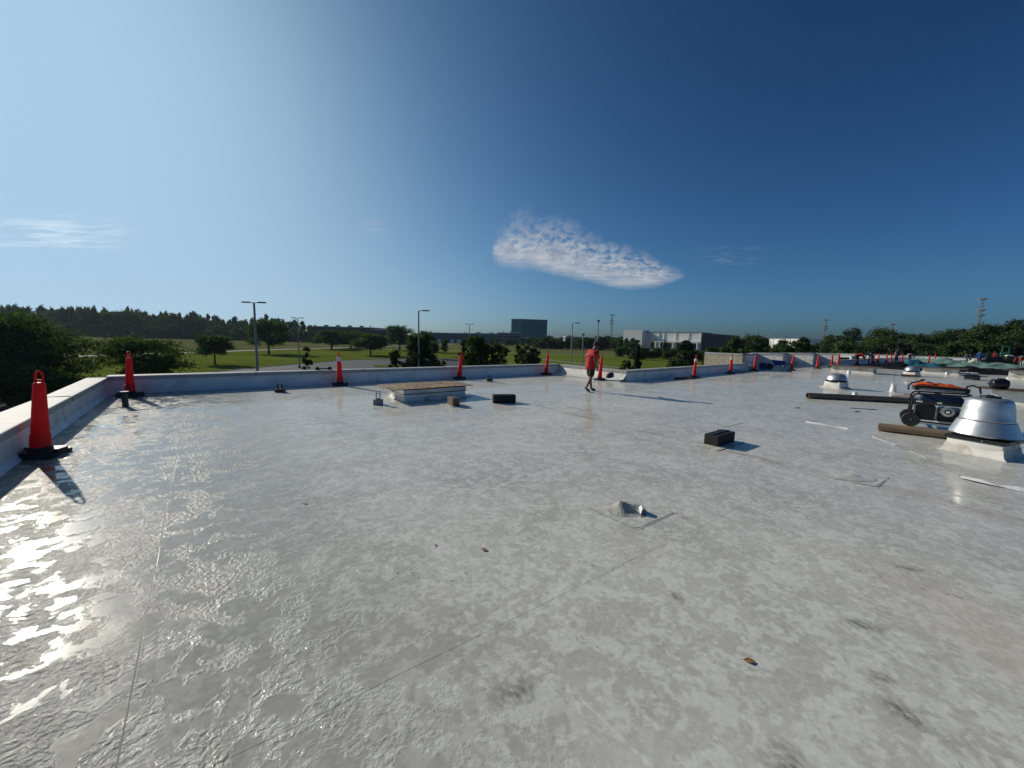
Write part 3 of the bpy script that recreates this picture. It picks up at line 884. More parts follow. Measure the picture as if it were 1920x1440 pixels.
# ------------------------------------------------------------------ vent caps and pipes
def pipe_cap(loc, label, h=0.34, r=0.10):
    g = G(); g.lathe([(r + 0.06, 0.002), (r + 0.02, 0.012), (r, 0.05), (r * 0.95, h * 0.55), (r * 0.80, h * 0.64), (r * 0.78, h * 0.78), (r * 0.9, h * 0.81), (r * 0.9, h * 0.97), (0.0, h)], 20)
    o = g.build('vent_pipe', M_WHITE, None, smooth=True, loc=loc)
    fix(o, label, 'vent pipe', 'white vent pipe caps'); return o
pipe_cap((12.0, 13.35, 0), 'short white pipe cap just behind the long dark tube', 0.20, 0.085)
pipe_cap((15.3, 15.35, 0), 'taller white pipe cap standing alone left of the generator')
pipe_cap((21.9, 25.0, 0), 'white pipe stub in front of the far cream hatch', 0.26, 0.10)
pipe_cap((30.4, 26.9, 0), 'small white pipe stub by the far hatch at right', 0.2, 0.09)
t = thing('black_vent', 'small black hooded vent on the roof behind the generator', 'roof vent', (27.3, 22.8, 0), R(10))
g = G(); g.box((0, 0, 0.11), (0.5, 0.45, 0.22)); g.build('vent_box', M_BLACK, t, bevel=0.01)
g = G(); g.box((-0.05, 0, 0.26), (0.8, 0.6, 0.10), taper=0.5); g.build('hood', M_BLACK, t, bevel=0.01)

# conical pipe boot on its square patch (near, right of centre)
def patch(pts, name='membrane_patch', label=None, z=0.003, mat=None):
    """thin welded square of membrane with rounded corners"""
    P = [Vector(p) for p in pts]; out = []
    n = len(P)
    for i in range(n):
        a, b, c = P[i - 1], P[i], P[(i + 1) % n]
        d0 = (a - b).normalized(); d1 = (c - b).normalized()
        for k in range(4):
            u = k / 3; out.append(b + d0 * 0.05 * (1 - u) ** 2 + d1 * 0.05 * u ** 2)
    if sum((out[i].x * out[(i + 1) % len(out)].y - out[(i + 1) % len(out)].x * out[i].y) for i in range(len(out))) < 0: out.reverse()
    g = G(); g.prism([(p.x, p.y) for p in out], 0.0012, z)
    o = g.build(name, mat or M_ROOF)
    if label: fix(o, label, 'patch')
    return o
def edge_line(pts, w=0.006, z=0.0015):
    g = G()
    for a, b in zip(pts[:-1], pts[1:]):
        a, b = Vector(a), Vector(b); t_ = (b - a).normalized(); nn = Vector((-t_.y, t_.x)) * w
        q = len(g.v)
        for p in (a - nn, b - nn, b + nn, a + nn): g.v.append((p.x, p.y, z))
        g.f.append((q, q + 1, q + 2, q + 3))
    return g.build('dirty_edge', M_CRACK, roof)
patch([(0.80, 3.93), (1.21, 3.44), (1.73, 3.82), (1.30, 4.33)], label='square membrane patch under the little cone-shaped boot, right of centre')
edge_line([(0.78, 3.93), (1.19, 3.43), (1.24, 3.43), (1.75, 3.81)], 0.0022, 0.0018)
t = thing('pipe_boot', 'small cone-shaped white boot with a torn fold on the near square patch', 'pipe boot', (1.23, 3.86, 0.003), 0.2)
g = G(); q = 40; prof = [(0.20, 0.001), (0.17, 0.006), (0.11, 0.022), (0.06, 0.055), (0.030, 0.082), (0.012, 0.086)]
for j, (r_, z_) in enumerate(prof):
    for i in range(q):
        a = 2 * math.pi * i / q
        cx = -0.07 * (j / 5)
        wr = 1 + 0.10 * math.sin(a * 2 + 1.0) * (1 if j < 4 else 0)
        g.v.append((cx + r_ * wr * math.cos(a), r_ * wr * math.sin(a), z_ + 0.006 * math.sin(a * 5) * (j in (1, 2))))
for j in range(len(prof) - 1):
    for i in range(q): g.f.append((j * q + i, j * q + (i + 1) % q, (j + 1) * q + (i + 1) % q, (j + 1) * q + i))
g.f.append(tuple(range((len(prof) - 1) * q, len(prof) * q)))
g.build('boot_cone', M_ROOF, t, smooth=True)
g = G(); g.add([(0.075, -0.16, 0.006), (0.10, -0.15, 0.065), (0.125, -0.09, 0.075), (0.13, -0.02, 0.02), (0.085, -0.15, 0.004), (0.112, -0.145, 0.062), (0.138, -0.085, 0.07), (0.145, -0.015, 0.016)],
               [(0, 1, 2, 3), (7, 6, 5, 4), (0, 4, 5, 1), (1, 5, 6, 2), (2, 6, 7, 3), (3, 7, 4, 0)])
g.build('torn_fold', M_MEMB, t)
g = G(); g.tube([(0.055, -0.20, 0.006), (0.12, -0.17, 0.008), (0.165, -0.08, 0.012), (0.17, 0.02, 0.01)], 0.004, 6); g.build('dark_slit', M_CRACK, t)

patch([(4.25, 5.05), (4.64, 4.70), (5.13, 5.05), (4.73, 5.42)], label='square patch with a rippled bulge, between the brown stain and the torn strip')
edge_line([(4.27, 5.02), (4.62, 4.69), (4.67, 4.69), (5.14, 5.04)], 0.004)
g = G(); q = 28
for j, (r_, z_) in enumerate([(0.22, 0.006), (0.17, 0.016), (0.11, 0.012), (0.05, 0.026), (0.0, 0.03)]):
    for i in range(q):
        a = 2 * math.pi * i / q; g.v.append((4.66 + r_ * 1.25 * math.cos(a), 5.06 + r_ * math.sin(a) * 0.9, z_))
for j in range(4):
    for i in range(q): g.f.append((j * q + i, j * q + (i + 1) % q, (j + 1) * q + (i + 1) % q, (j + 1) * q + i))
fix(g.build('membrane_bulge', M_ROOF, None, smooth=True), 'low rippled bulge of membrane on the patch left of the torn strip', 'membrane bulge')
patch([(4.42, 8.20), (4.56, 8.00), (5.18, 8.46), (4.95, 8.75)], label='small square patch on the roof just behind the black block with a peg')
edge_line([(4.42, 8.2), (4.56, 7.99), (5.19, 8.46)], 0.006)
patch([(3.13, 6.52), (3.42, 6.15), (4.22, 6.78), (3.92, 7.12)], label='square membrane patch under the black block with a peg', z=0.010)
edge_line([(3.12, 6.5), (3.41, 6.14), (4.2, 6.75)], 0.005)
patch([(-1.95, 9.95), (-1.5, 9.38), (-1.05, 9.72), (-1.5, 10.3)], label='square patch under the small weathered block near the hatch', z=0.008)

# black blocks (pipe supports)
def block(loc, rz, dims, label, mat=M_DARKBOX, peg=True):
    t = thing('support_block', label, 'block', loc, rz)
    g = G(); g.box((0, 0, dims[2] / 2), dims); g.build('block_body', mat, t, bevel=0.008)
    g = G(); g.box((0, 0, dims[2] + 0.006), (dims[0] * 0.97, 0.045, 0.012)); g.build('steel_channel', M_BLACK, t)
    if peg:
        g = G(); g.cyl((peg, 0, dims[2]), (peg, 0, dims[2] + 0.06), 0.008, n=8); g.cyl((peg, 0, dims[2] + 0.05), (peg + 0.01, 0, dims[2] + 0.075), 0.014, n=8); g.build('bolt', M_BLACK, t)
    return t
block((3.70, 6.66, 0.010), TH, (0.64, 0.24, 0.18), 'black block with a small peg on top, alone in the open middle of the roof', peg=-0.10)
block((-0.21, 10.40, 0.0), R(12), (0.62, 0.22, 0.22), 'black block lying right of the particle-board hatch', peg=0)
block((-1.50, 9.80, 0.009), R(118), (0.42, 0.19, 0.20), 'weathered brown block on its patch in front of the particle-board hatch', mat=M_WOOD, peg=0)

# strut stand, stub pipe, anchors
t = thing('pipe_stand', 'upright slotted metal strut on a grey block, left of the particle-board hatch', 'pipe stand', (-3.38, 9.62, 0), R(8))
g = G(); g.box((0, 0, 0.065), (0.22, 0.16, 0.13)); g.build('stand_block', simple('grey_cast_block', (0.24, 0.24, 0.235), 0.8), t, bevel=0.01)
g = G()
for sx in (-0.045, 0.045): g.box((sx, 0, 0.24), (0.022, 0.05, 0.22))
g.box((0, 0, 0.15), (0.11, 0.05, 0.03)); g.box((0, 0, 0.28), (0.09, 0.02, 0.02))
g.build('strut', M_GALV, t, bevel=0.003)
g = G(); g.tube([(0.03, 0, 0.34), (0.05, 0, 0.40), (0.09, 0, 0.44), (0.125, 0, 0.42), (0.13, 0, 0.34)], 0.004, 6); g.build('wire_loop', M_GALV, t)
t = thing('stub_pipe', 'dark upright stub pipe with a cap near the far left corner', 'pipe', (-8.72, 8.55, 0))
g = G(); g.cyl((0, 0, 0), (0, 0, 0.30), 0.055, n=14); g.build('pipe_body', simple('dark_olive_pipe', (0.05, 0.055, 0.045), 0.6), t)
g = G(); g.cyl((0, 0, 0.30), (0, 0, 0.345), 0.075, n=14); g.build('pipe_cap', M_RUBBER, t)
def anchor(loc, rz, label):
    t = thing('roof_anchor', label, 'roof anchor', loc, rz)
    g = G(); g.box((0, 0, 0.05), (0.24, 0.2, 0.10)); g.build('anchor_foot', M_RUBBER, t, bevel=0.01)
    g = G()
    for sx in (-0.06, 0.06): g.box((sx, 0, 0.17), (0.02, 0.07, 0.15))
    g.box((0, 0, 0.22), (0.12, 0.05, 0.02)); g.build('bracket', M_BLACK, t, bevel=0.003)
    return t
anchor((-6.85, 11.25, 0), R(10), 'dark bracket on a foot at the back parapet, near the tallest lamp post')
anchor((-0.93, 15.6, 0), R(20), 'dark bracket standing right of the cone behind the hatch')
t = thing('coping_clamp', 'dark two-lobed clamp sitting on the coping of the back parapet', 'clamp', (-6.55, 13.35, 0.49), TH)
for sx in (-0.20, 0.20):
    g = G(); g.lathe([(0.0, 0), (0.06, 0.0), (0.075, 0.05), (0.05, 0.10), (0.0, 0.11)], 12, c=(sx, 0.15, 0)); g.build('lobe', M_RUBBER, t, smooth=True)
g = G(); g.box((0, 0.15, 0.04), (0.36, 0.05, 0.04)); g.build('clamp_bar', M_BLACK, t)
t = thing('vent_can', 'grey vent can at the low parapet, left of the leaning boards', 'roof vent', (7.55, 18.35, 0))
g = G(); g.lathe([(0.17, 0), (0.15, 0.05), (0.13, 0.22), (0.10, 0.26), (0, 0.27)], 16); g.build('can_body', M_GALV, t, smooth=True)
g = G(); g.lathe([(0.24, 0.002), (0.17, 0.03)], 16); g.build('can_flange', M_MEMB, t, smooth=True)
for i, (x, y, rz, l) in enumerate([(8.2, 18.75, R(35), 1.25), (8.35, 18.62, R(22), 1.0)]):
    g = G(); g.box((x, y, 0.03 + 0.04 * i), (l, 0.2, 0.04), rz)
    fix(g.build('loose_board', M_WOOD, None, bevel=0.004), ['longer lower loose board by the low parapet left of the leaning cone', 'shorter upper loose board stacked by the low parapet left of the leaning cone'][i], 'board', 'loose boards at the low parapet')

# backpack and rag beside the cone right of the man
t = thing('backpack', 'black backpack lying against the cone right of the man in red', 'bag', (4.50, 17.35, 0), R(20))
g = G()
q = 14
for j, (r_, z_) in enumerate([(0.16, 0.0), (0.22, 0.04), (0.235, 0.14), (0.20, 0.25), (0.13, 0.32), (0.0, 0.34)]):
    for i in range(q):
        a = 2 * math.pi * i / q; k = 1 + 0.09 * math.sin(3 * a + j)
        g.v.append((r_ * 1.25 * k * math.cos(a), r_ * 0.8 * k * math.sin(a), z_))
for j in range(5):
    for i in range(q): g.f.append((j * q + i, j * q + (i + 1) % q, (j + 1) * q + (i + 1) % q, (j + 1) * q + i))
g.build('bag_body', M_SHORTS, t, smooth=True)
g = G(); g.tube([(0.16, 0.02, 0.26), (0.27, 0.03, 0.30), (0.33, 0.03, 0.20), (0.30, 0.02, 0.04)], 0.022, 6); g.build('strap', M_SHORTS, t)
g = G(); g.box((0.10, -0.17, 0.13), (0.24, 0.08, 0.15)); g.build('front_pocket', M_SHORTS, t, bevel=0.03)
g = G(); g.add([(0, 0, 0.26), (0.07, 0.02, 0.24), (0.30, 0.05, 0.03), (0.18, 0.0, 0.01), (0.02, 0.03, 0.25), (0.09, 0.05, 0.22), (0.32, 0.09, 0.02), (0.2, 0.04, 0.0)], [(0, 1, 2, 3), (7, 6, 5, 4), (0, 4, 5, 1), (1, 5, 6, 2), (2, 6, 7, 3), (3, 7, 4, 0)])
fix(g.build('membrane_scrap', M_WHITE, None, loc=(4.98, 17.25, 0)), 'upright white scrap of membrane next to the black backpack', 'scrap')

# ------------------------------------------------------------------ tubes and sticks
def core_tube(A, B, r, mat, label, notch=None):
    A, B = Vector(A), Vector(B); d = B - A; L = d.length
    t = thing('core_tube', label, 'tube', (A.x, A.y, r), math.atan2(d.y, d.x))
    n = 20
    g = G(); vs = []
    for x in (0, L):
        for rr in (r, r * 0.86):
            for i in range(n):
                a = 2 * math.pi * i / n; vs.append((x, rr * math.cos(a), rr * math.sin(a)))
    fs = []
    for i in range(n):
        j = (i + 1) % n
        fs += [(i, j, 2 * n + j, 2 * n + i), (n + j, n + i, 3 * n + i, 3 * n + j), (j, i, n + i, n + j), (2 * n + i, 2 * n + j, 3 * n + j, 3 * n + i)]
    g.add(vs, fs); g.build('tube_shell', mat, t, smooth=True)
    if notch:
        # soaked stain climbing the tube, a skin 1 mm proud of it
        g = G(); m_ = 60; rnd = random.Random(3)
        for k in range(m_ + 1):
            x = L * k / m_; hh = notch[0] + notch[1] * max(0, mnoise.noise(Vector((x * notch[2], 3.3, 0))) * 1.8)
            for s_ in range(5):
                a = R(-90 - (hh * s_ / 4)); g.v.append((x, -0 + (r + 0.0015) * math.cos(a), (r + 0.0015) * math.sin(a)))
        for k in range(m_):
            for s_ in range(4): g.f.append((k * 5 + s_, k * 5 + s_ + 1, k * 5 + 5 + s_ + 1, k * 5 + 5 + s_))
        g.build('damp_stain', M_CARDWET, t, smooth=True)
    return t
core_tube((7.80, 8.02), (9.05, 7.08), 0.085, M_CARD, 'fat brown cardboard tube with a soaked edge, in front of the generator', (22, 75, 2.2))
core_tube((9.95, 12.85), (13.4, 12.10), 0.095, M_PIPE, 'long dark brown tube lying left of the generator, with scalloped damp marks', (30, 40, 3.5))
for i, (a, b) in enumerate([((13.7, 13.75), (13.0, 12.35)), ((14.9, 14.5), (14.1, 13.2))]):
    g = G(); g.cyl((a[0], a[1], 0.03), (b[0], b[1], 0.24 - 0.04 * i), 0.03, n=8)
    fix(g.build('wooden_pole', M_PIPE, None, smooth=True), ['nearer of two thin poles resting on the long dark tube', 'farther of two thin poles pointing at the generator frame'][i], 'pole', 'thin poles by the generator')

# torn strips and scraps on the roof
def ribbon(pts, ws, z=0.012, lift=0.02, mat=M_WHITE, label='', name='membrane_strip'):
    g = G(); n = len(pts)
    for i in range(n):
        p = Vector(pts[i]); a = Vector(pts[max(0, i - 1)]); b = Vector(pts[min(n - 1, i + 1)]); t_ = (b - a).normalized(); nn = Vector((-t_.y, t_.x)) * ws[i] / 2
        zz = z + lift * (0.5 + 0.5 * math.sin(i * 2.3))
        q0, q1 = p + nn, p - nn
        g.v += [(q0.x, q0.y, zz), (q1.x, q1.y, 0.004), (q0.x, q0.y, zz + 0.002), (q1.x, q1.y, 0.006)]
    for i in range(n - 1):
        a = i * 4; b = a + 4
        g.f += [(a, b, b + 1, a + 1), (a + 2, a + 3, b + 3, b + 2), (a, a + 2, b + 2, b), (a + 1, b + 1, b + 3, a + 3)]
    g.f += [(0, 1, 3, 2), (4 * n - 4, 4 * n - 2, 4 * n - 1, 4 * n - 3)]
    o = g.build(name, mat); return fix(o, label, 'strip')
ribbon([(6.80, 8.75), (6.93, 8.52), (7.07, 8.30), (7.2, 8.08)], [0.004, 0.08, 0.05, 0.004], mat=M_MEMB, label='short white torn strip at the left end of the tear line')
ribbon([(7.12, 7.42), (7.07, 7.22), (7.02, 7.02), (6.96, 6.80)], [0.003, 0.05, 0.03, 0.003], z=0.006, lift=0.004, mat=M_MEMB, label='short pale sliver lying on the seam in front of the silver fan')
ribbon([(6.85, 6.45), (6.76, 6.2), (6.68, 6.0)], [0.003, 0.022, 0.003], z=0.006, lift=0.002, mat=M_MEMB, label='thinner pale sliver on the same seam, nearer the camera')
crack_pts = [(7.16, 7.9), (7.0, 6.9), (6.68, 6.0), (6.3, 5.2)]
edge_line(crack_pts, 0.003, 0.0022)
ribbon([(6.20, 5.12), (6.28, 4.96), (6.36, 4.82), (6.46, 4.70), (6.62, 4.56), (6.9, 4.35)], [0.01, 0.04, 0.05, 0.11, 0.16, 0.22], lift=0.03, label='white curled strip of membrane reaching the right edge below the fan')
g = G(); g.add([(6.16, 5.14, 0.007), (6.27, 5.00, 0.007), (6.36, 4.86, 0.007), (6.44, 4.76, 0.007), (6.40, 4.74, 0.007), (6.31, 4.80, 0.007), (6.22, 4.92, 0.007)], [(0, 6, 5, 4, 3, 2, 1)])
fix(g.build('open_tear', simple('dark_blue_gap', (0.012, 0.013, 0.022), 0.5), None), 'dark slit of an open tear beside the curled white strip', 'tear')
for i, (x, y, l, w, rz, lab) in enumerate([(10.05, 10.85, 0.62, 0.035, -20, 'long thin black scrap between the dark tube and the generator'), (9.43, 10.35, 0.14, 0.06, 10, 'small black scrap left of the thin black one'), (8.1, 10.75, 0.14, 0.03, 10, 'tiny dark scrap in the open roof left of the tube ends')]):
    g = G(); g.box((0, 0, 0.006), (l, w, 0.012), 0); g.box((l * 0.2, w * 0.5, 0.008), (l * 0.5, w * 0.7, 0.010), 0.15)
    o = g.build('black_scrap', M_RUBBER, None, loc=(x, y, 0.001)); o.rotation_euler.z = R(rz); fix(o, lab, 'scrap')
g = G(); rnd = random.Random(8)
for k in range(7):
    a = rnd.uniform(0, 6.28); g.box((19.45 + 0.14 * k * math.cos(R(-20)) - 0.4, 19.95 + 0.1 * math.sin(k * 2.1), 0.006), (0.12, 0.09, 0.010), a)
fix(g.build('white_chips', M_WHITE, None), 'scatter of small white chips on the roof between the dome fans', 'chips')

# leaves
def leaf(x, y, s, rz, label, c=None):
    g = G(); n = 7
    for i in range(n + 1):
        u = i / n; w = s * 0.28 * math.sin(math.pi * min(1, u * 1.05)) + 0.0005
        z = 0.003 + 0.05 * s * math.sin(u * 3.0)
        g.v += [(u * s, w, z + 0.05 * s), (u * s, 0, z), (u * s, -w, z + 0.03 * s)]
    for i in range(n):
        for k in range(2): g.f.append((i * 3 + k, i * 3 + k + 1, i * 3 + k + 4, i * 3 + k + 3))
    g.tube([(-0.35 * s, 0.01 * s, 0.004), (0, 0, 0.007)], 0.0012, 5)
    o = g.build('dry_leaf', simple('dry_brown_leaf', (0.26, 0.12, 0.04), 0.7, var=0.3, scale=60), None, loc=(x, y, 0.001)); o.rotation_euler.z = rz
    return fix(o, label, 'leaf', 'dry leaves blown onto the roof')
leaf(1.33, 1.95, 0.060, R(-10), 'dry brown leaf in the right foreground, the nearest one')
leaf(-0.22, 3.02, 0.062, R(-30), 'curled brown leaf near the middle of the roof')
leaf(-0.61, 3.04, 0.035, R(80), 'tiny brown leaf left of the curled one in the middle')
leaf(-2.12, 3.78, 0.050, R(10), 'small orange-brown leaf left of centre on the wet roof')
# rusty spots on the sheet
def stain(x, y, rx, ry, rz, c, seed):
    g = G(); n = 22
    g.v.append((0, 0, 0))
    for i in range(n):
        a = 2 * math.pi * i / n; k = 1 + 0.45 * mnoise.noise(Vector((math.cos(a) * 2 + seed, math.sin(a) * 2, seed)))
        g.v.append((rx * k * math.cos(a), ry * k * math.sin(a), 0))
    g.f = [(0, 1 + i, 1 + (i + 1) % n) for i in range(n)]
    m, nt, b = mat_nodes('stain_' + str(seed).replace('.', '_'))
    tc = N(nt, 'ShaderNodeTexCoord')
    ln = N(nt, 'ShaderNodeVectorMath', operation='LENGTH'); mp = N(nt, 'ShaderNodeMapping'); mp.inputs['Scale'].default_value = (1 / rx, 1 / ry, 1)
    nt.links.new(tc.outputs['Object'], mp.inputs[0]); nt.links.new(mp.outputs[0], ln.inputs[0])
    a = math_n(nt, 'SUBTRACT', 1.0, ln.outputs['Value'], clamp=True)
    nn = ramp(nt, noise(nt, 34, 5, 0.72, 0.3, tc.outputs['Object']), [(0.40, 0.0), (0.62, 1.0)])
    nt.links.new(math_n(nt, 'MULTIPLY', math_n(nt, 'MULTIPLY', a, nn), 0.65, clamp=True), b.inputs['Alpha'])
    b.inputs['Base Color'].default_value = (*c, 1); b.inputs['Roughness'].default_value = 0.4
    o = g.build('stain', m, roof, loc=(x, y, 0.0052)); o.rotation_euler.z = rz
    return o
stain(1.17, 2.48, 0.10, 0.05, R(-60), (0.16, 0.10, 0.045), 1.5)
stain(1.93, 1.66, 0.13, 0.09, R(-58), (0.06, 0.045, 0.035), 2.5)
stain(2.00, 1.86, 0.09, 0.08, R(15), (0.07, 0.05, 0.04), 3.5)
stain(2.25, 2.25, 0.14, 0.08, R(-20), (0.08, 0.065, 0.055), 4.5)
stain(1.2, 1.42, 0.15, 0.12, R(35), (0.09, 0.07, 0.055), 5.5)
stain(1.80, 1.28, 0.12, 0.10, R(-35), (0.10, 0.065, 0.055), 6.5)
stain(0.05, 1.72, 0.16, 0.09, R(25), (0.10, 0.08, 0.06), 7.5)
stain(1.78, 3.68, 0.07, 0.05, R(0), (0.16, 0.10, 0.06), 8.5)
stain(3.2, 2.9, 0.13, 0.09, R(-10), (0.08, 0.07, 0.06), 9.5)

# ------------------------------------------------------------------ generator and the orange-lidded case on it
t = thing('generator', 'black framed portable generator on two wheels behind the silver fan', 'generator', (9.06, 8.66, 0), R(-43))
t.scale = (1.06, 1.06, 1.06)
# local: x along the long side, y away from the camera
fr = 0.017
for yy, nm in ((0.0, 'front'), (0.56, 'rear')):
    g = G()
    path = [(0.02, yy, 0.16), (0.03, yy, 0.55)] + arc((0.12, yy, 0.62), 0.09, 180, 95, 5)[0:] + [(0.80, yy, 0.725)] + arc((0.84, yy, 0.635), 0.09, 85, 0, 5) + [(0.93, yy, 0.12)]
    g.tube(path, fr, 8); g.tube([(0.02, yy, 0.16), (0.10, yy, 0.12), (0.93, yy, 0.12)], fr, 8)
    g.build('frame_loop', M_BLACK, t, smooth=True)
for (x, z) in ((0.12, 0.71), (0.84, 0.72), (0.10, 0.12), (0.5, 0.12), (0.93, 0.14)):
    g = G(); g.cyl((x, 0, z), (x, 0.56, z), fr, n=8); g.build('cross_bar', M_BLACK, t, smooth=True)
g = G(); g.box((0.46, 0.28, 0.60), (0.66, 0.44, 0.17), taper=0.86); g.build('fuel_tank', M_NAVY, t, bevel=0.03, smooth=True)
g = G(); g.cyl((0.40, 0.28, 0.68), (0.40, 0.28, 0.72), 0.05, n=16); g.build('fuel_cap', M_BLACK, t, smooth=True)
g = G(); g.box((0.43, -0.004, 0.525), (0.74, 0.03, 0.055)); pn = g.build('control_strip', M_BLACK, t, bevel=0.004)
for i, (x, w) in enumerate(((0.13, 0.09), (0.42, 0.07))):
    g = G(); g.box((x, -0.024, 0.545), (w, 0.008, 0.03), 0.0); g.build('white_label', M_WHITE, pn)
g = G(); g.box((0.24, 0.22, 0.31), (0.30, 0.40, 0.30)); g.build('alternator_cover', M_RUBBER, t, bevel=0.02)
for k in range(6):
    g = G(); g.box((0.13 + 0.045 * k, 0.016, 0.30), (0.018, 0.01, 0.18)); g.build('cooling_slat', M_BLACK, t)
g = G(); g.box((0.60, 0.28, 0.28), (0.34, 0.36, 0.26)); g.build('engine_block', M_BLACK, t, bevel=0.02)
for k in range(5):
    g = G(); g.box((0.60, 0.28, 0.345 + 0.022 * k), (0.30, 0.38, 0.008)); g.build('engine_fin', M_GALV, t)
g = G()
MY = Matrix.Translation((0.56, 0.07, 0.37)) @ Matrix.Rotation(R(90), 4, 'X')
g.lathe([(0.095, 0.0), (0.10, 0.02), (0.085, 0.035), (0.06, 0.04)], 24, M=MY); rc = g.build('recoil_cover', simple('silver_cast_cover', (0.66, 0.65, 0.60), 0.4, metal=0.3), t, smooth=True)
g = G(); g.lathe([(0.055, 0.038), (0.05, 0.048), (0.0, 0.05)], 20, M=MY); g.build('recoil_hub', M_BLACK, rc, smooth=True)
g = G(); g.lathe([(0.03, 0.05), (0.028, 0.056), (0.0, 0.057)], 16, M=MY); g.build('hub_badge', M_WHITE, rc, smooth=True)
for k in range(3):
    g = G(); g.box((0.50 - 0.01 * k, 0.035, 0.425 - 0.035 * k), (0.09, 0.012, 0.014), 0); g.build('cover_rib', M_WHITE, rc)
g = G(); g.cyl((0.72, 0.06, 0.30), (0.72, 0.30, 0.30), 0.085, n=20); g.build('muffler', M_BLACK, t, smooth=True)
g = G(); g.box((0.80, 0.02, 0.36), (0.05, 0.03, 0.16)); g.build('side_bracket', M_GALV, t)
g = G(); g.box((0.62, 0.02, 0.15), (0.30, 0.05, 0.03)); g.build('lower_rail', M_GALV, t)
for yy in (-0.035, 0.62):
    w = thing_ = None
    g = G(); MW = Matrix.Translation((0.04, yy, 0.15)) @ Matrix.Scale(1.18, 4) @ Matrix.Rotation(R(90), 4, 'X')
    g.lathe([(0.085, -0.03), (0.112, -0.032), (0.124, -0.02), (0.126, 0.0), (0.124, 0.02), (0.112, 0.032), (0.085, 0.03)], 32, M=MW)
    wh = g.build('tyre', M_TYRE, t, smooth=True)
    g = G(); g.lathe([(0.086, -0.02), (0.078, -0.01), (0.078, 0.01), (0.086, 0.02)], 28, M=MW); g.cyl((0.04, yy - 0.038, 0.15), (0.04, yy + 0.038, 0.15), 0.024, n=12)
    for k in range(5):
        a = 2 * math.pi * k / 5 + 0.3
        g.cyl((0.04 + 0.02 * math.cos(a), yy, 0.15 + 0.02 * math.sin(a)), (0.04 + 0.097 * math.cos(a), yy, 0.15 + 0.097 * math.sin(a)), 0.012, n=6)
    rm = g.build('rim', M_BLACK, wh, smooth=True)
    g = G(); g.cyl((0.04, yy - 0.048, 0.15), (0.04, yy - 0.036, 0.15), 0.014, n=10); g.build('axle_nut', M_GALV, wh)
for yy in (0.04, 0.52):
    g = G(); g.box((0.90, yy, 0.055), (0.05, 0.05, 0.11)); g.build('rubber_foot', M_RUBBER, t, bevel=0.006)
g = G(); g.tube([(0.03, 0.1, 0.55), (-0.02, 0.1, 0.56), (-0.02, 0.46, 0.56), (0.03, 0.46, 0.55)], 0.013, 8); g.build('pull_handle', M_BLACK, t, smooth=True)

t = thing('tool_case', 'orange-lidded power tool with black carry handles lying on top of the generator', 'power tool', (9.42, 8.95, 0.785), R(-40))
g = G(); g.box((0.42, 0.18, 0.06), (0.86, 0.44, 0.10)); g.build('black_tray', M_BLACK, t, bevel=0.02)
g = G()
prof = [(-0.02, 0.11), (0.10, 0.19), (0.62, 0.165), (0.84, 0.10)]
vs = []
for yy, k in ((-0.03, 0.0), (0.05, 1.0), (0.30, 1.0), (0.40, 0.0)):
    for x, z in prof: vs.append((x, yy, 0.10 + (z - 0.10) * (0.35 + 0.65 * k)))
fs = []
for j in range(3):
    for i in range(3): a = j * 4 + i; fs.append((a, a + 1, a + 5, a + 4))
g.add(vs, fs); g.build('orange_lid', M_ORG2, t, smooth=30)
for k in range(3):
    g = G(); g.box((0.22 + 0.17 * k, 0.17, 0.195 - 0.012 * k), (0.10, 0.22, 0.02), 0); g.build('lid_rib', M_ORG2, t, bevel=0.008)
g = G(); g.tube([(-0.10, -0.02, 0.0), (-0.11, -0.02, 0.10), (-0.06, -0.02, 0.17), (0.12, -0.02, 0.245), (0.14, 0.02, 0.25)], 0.016, 8); g.tube([(0.06, 0.36, 0.15), (0.14, 0.30, 0.25), (0.14, 0.02, 0.25)], 0.014, 8); g.build('rear_handle', M_BLACK, t, smooth=True)
g = G(); g.tube([(0.78, 0.02, 0.06), (0.80, 0.02, 0.16), (0.88, 0.04, 0.19), (0.99, 0.06, 0.15), (1.02, 0.08, 0.02)], 0.018, 8); g.build('front_handle', M_BLACK, t, smooth=True)
g = G(); g.box((0.42, -0.045, 0.04), (0.70, 0.02, 0.03)); g.build('grey_trim', M_GALV, t)

# ------------------------------------------------------------------ wheelbarrow, bin, boxes near the tall walls
t = thing('wheelbarrow', 'blue wheelbarrow standing in front of the sunlit white fin wall', 'wheelbarrow', (19.0, 27.6, 0), R(-33))
g = G()
top = [(-0.45, -0.35, 0.70), (0.50, -0.30, 0.62), (0.50, 0.30, 0.62), (-0.45, 0.35, 0.70)]
bot = [(-0.15, -0.2, 0.36), (0.36, -0.2, 0.38), (0.36, 0.2, 0.38), (-0.15, 0.2, 0.36)]
inn = [(x * 0.96, y * 0.94, z - 0.006) for x, y, z in top]; inb = [(x, y * 0.95, z + 0.02) for x, y, z in bot]
g.add(top + bot + inn + inb, [(0, 1, 5, 4), (1, 2, 6, 5), (2, 3, 7, 6), (3, 0, 4, 7), (7, 4, 5, 6), (8, 12, 13, 9), (9, 13, 14, 10), (10, 14, 15, 11), (11, 15, 12, 8), (12, 15, 14, 13), (0, 8, 9, 1), (1, 9, 10, 2), (2, 10, 11, 3), (3, 11, 8, 0)])
g.build('tray', M_BLUE, t)
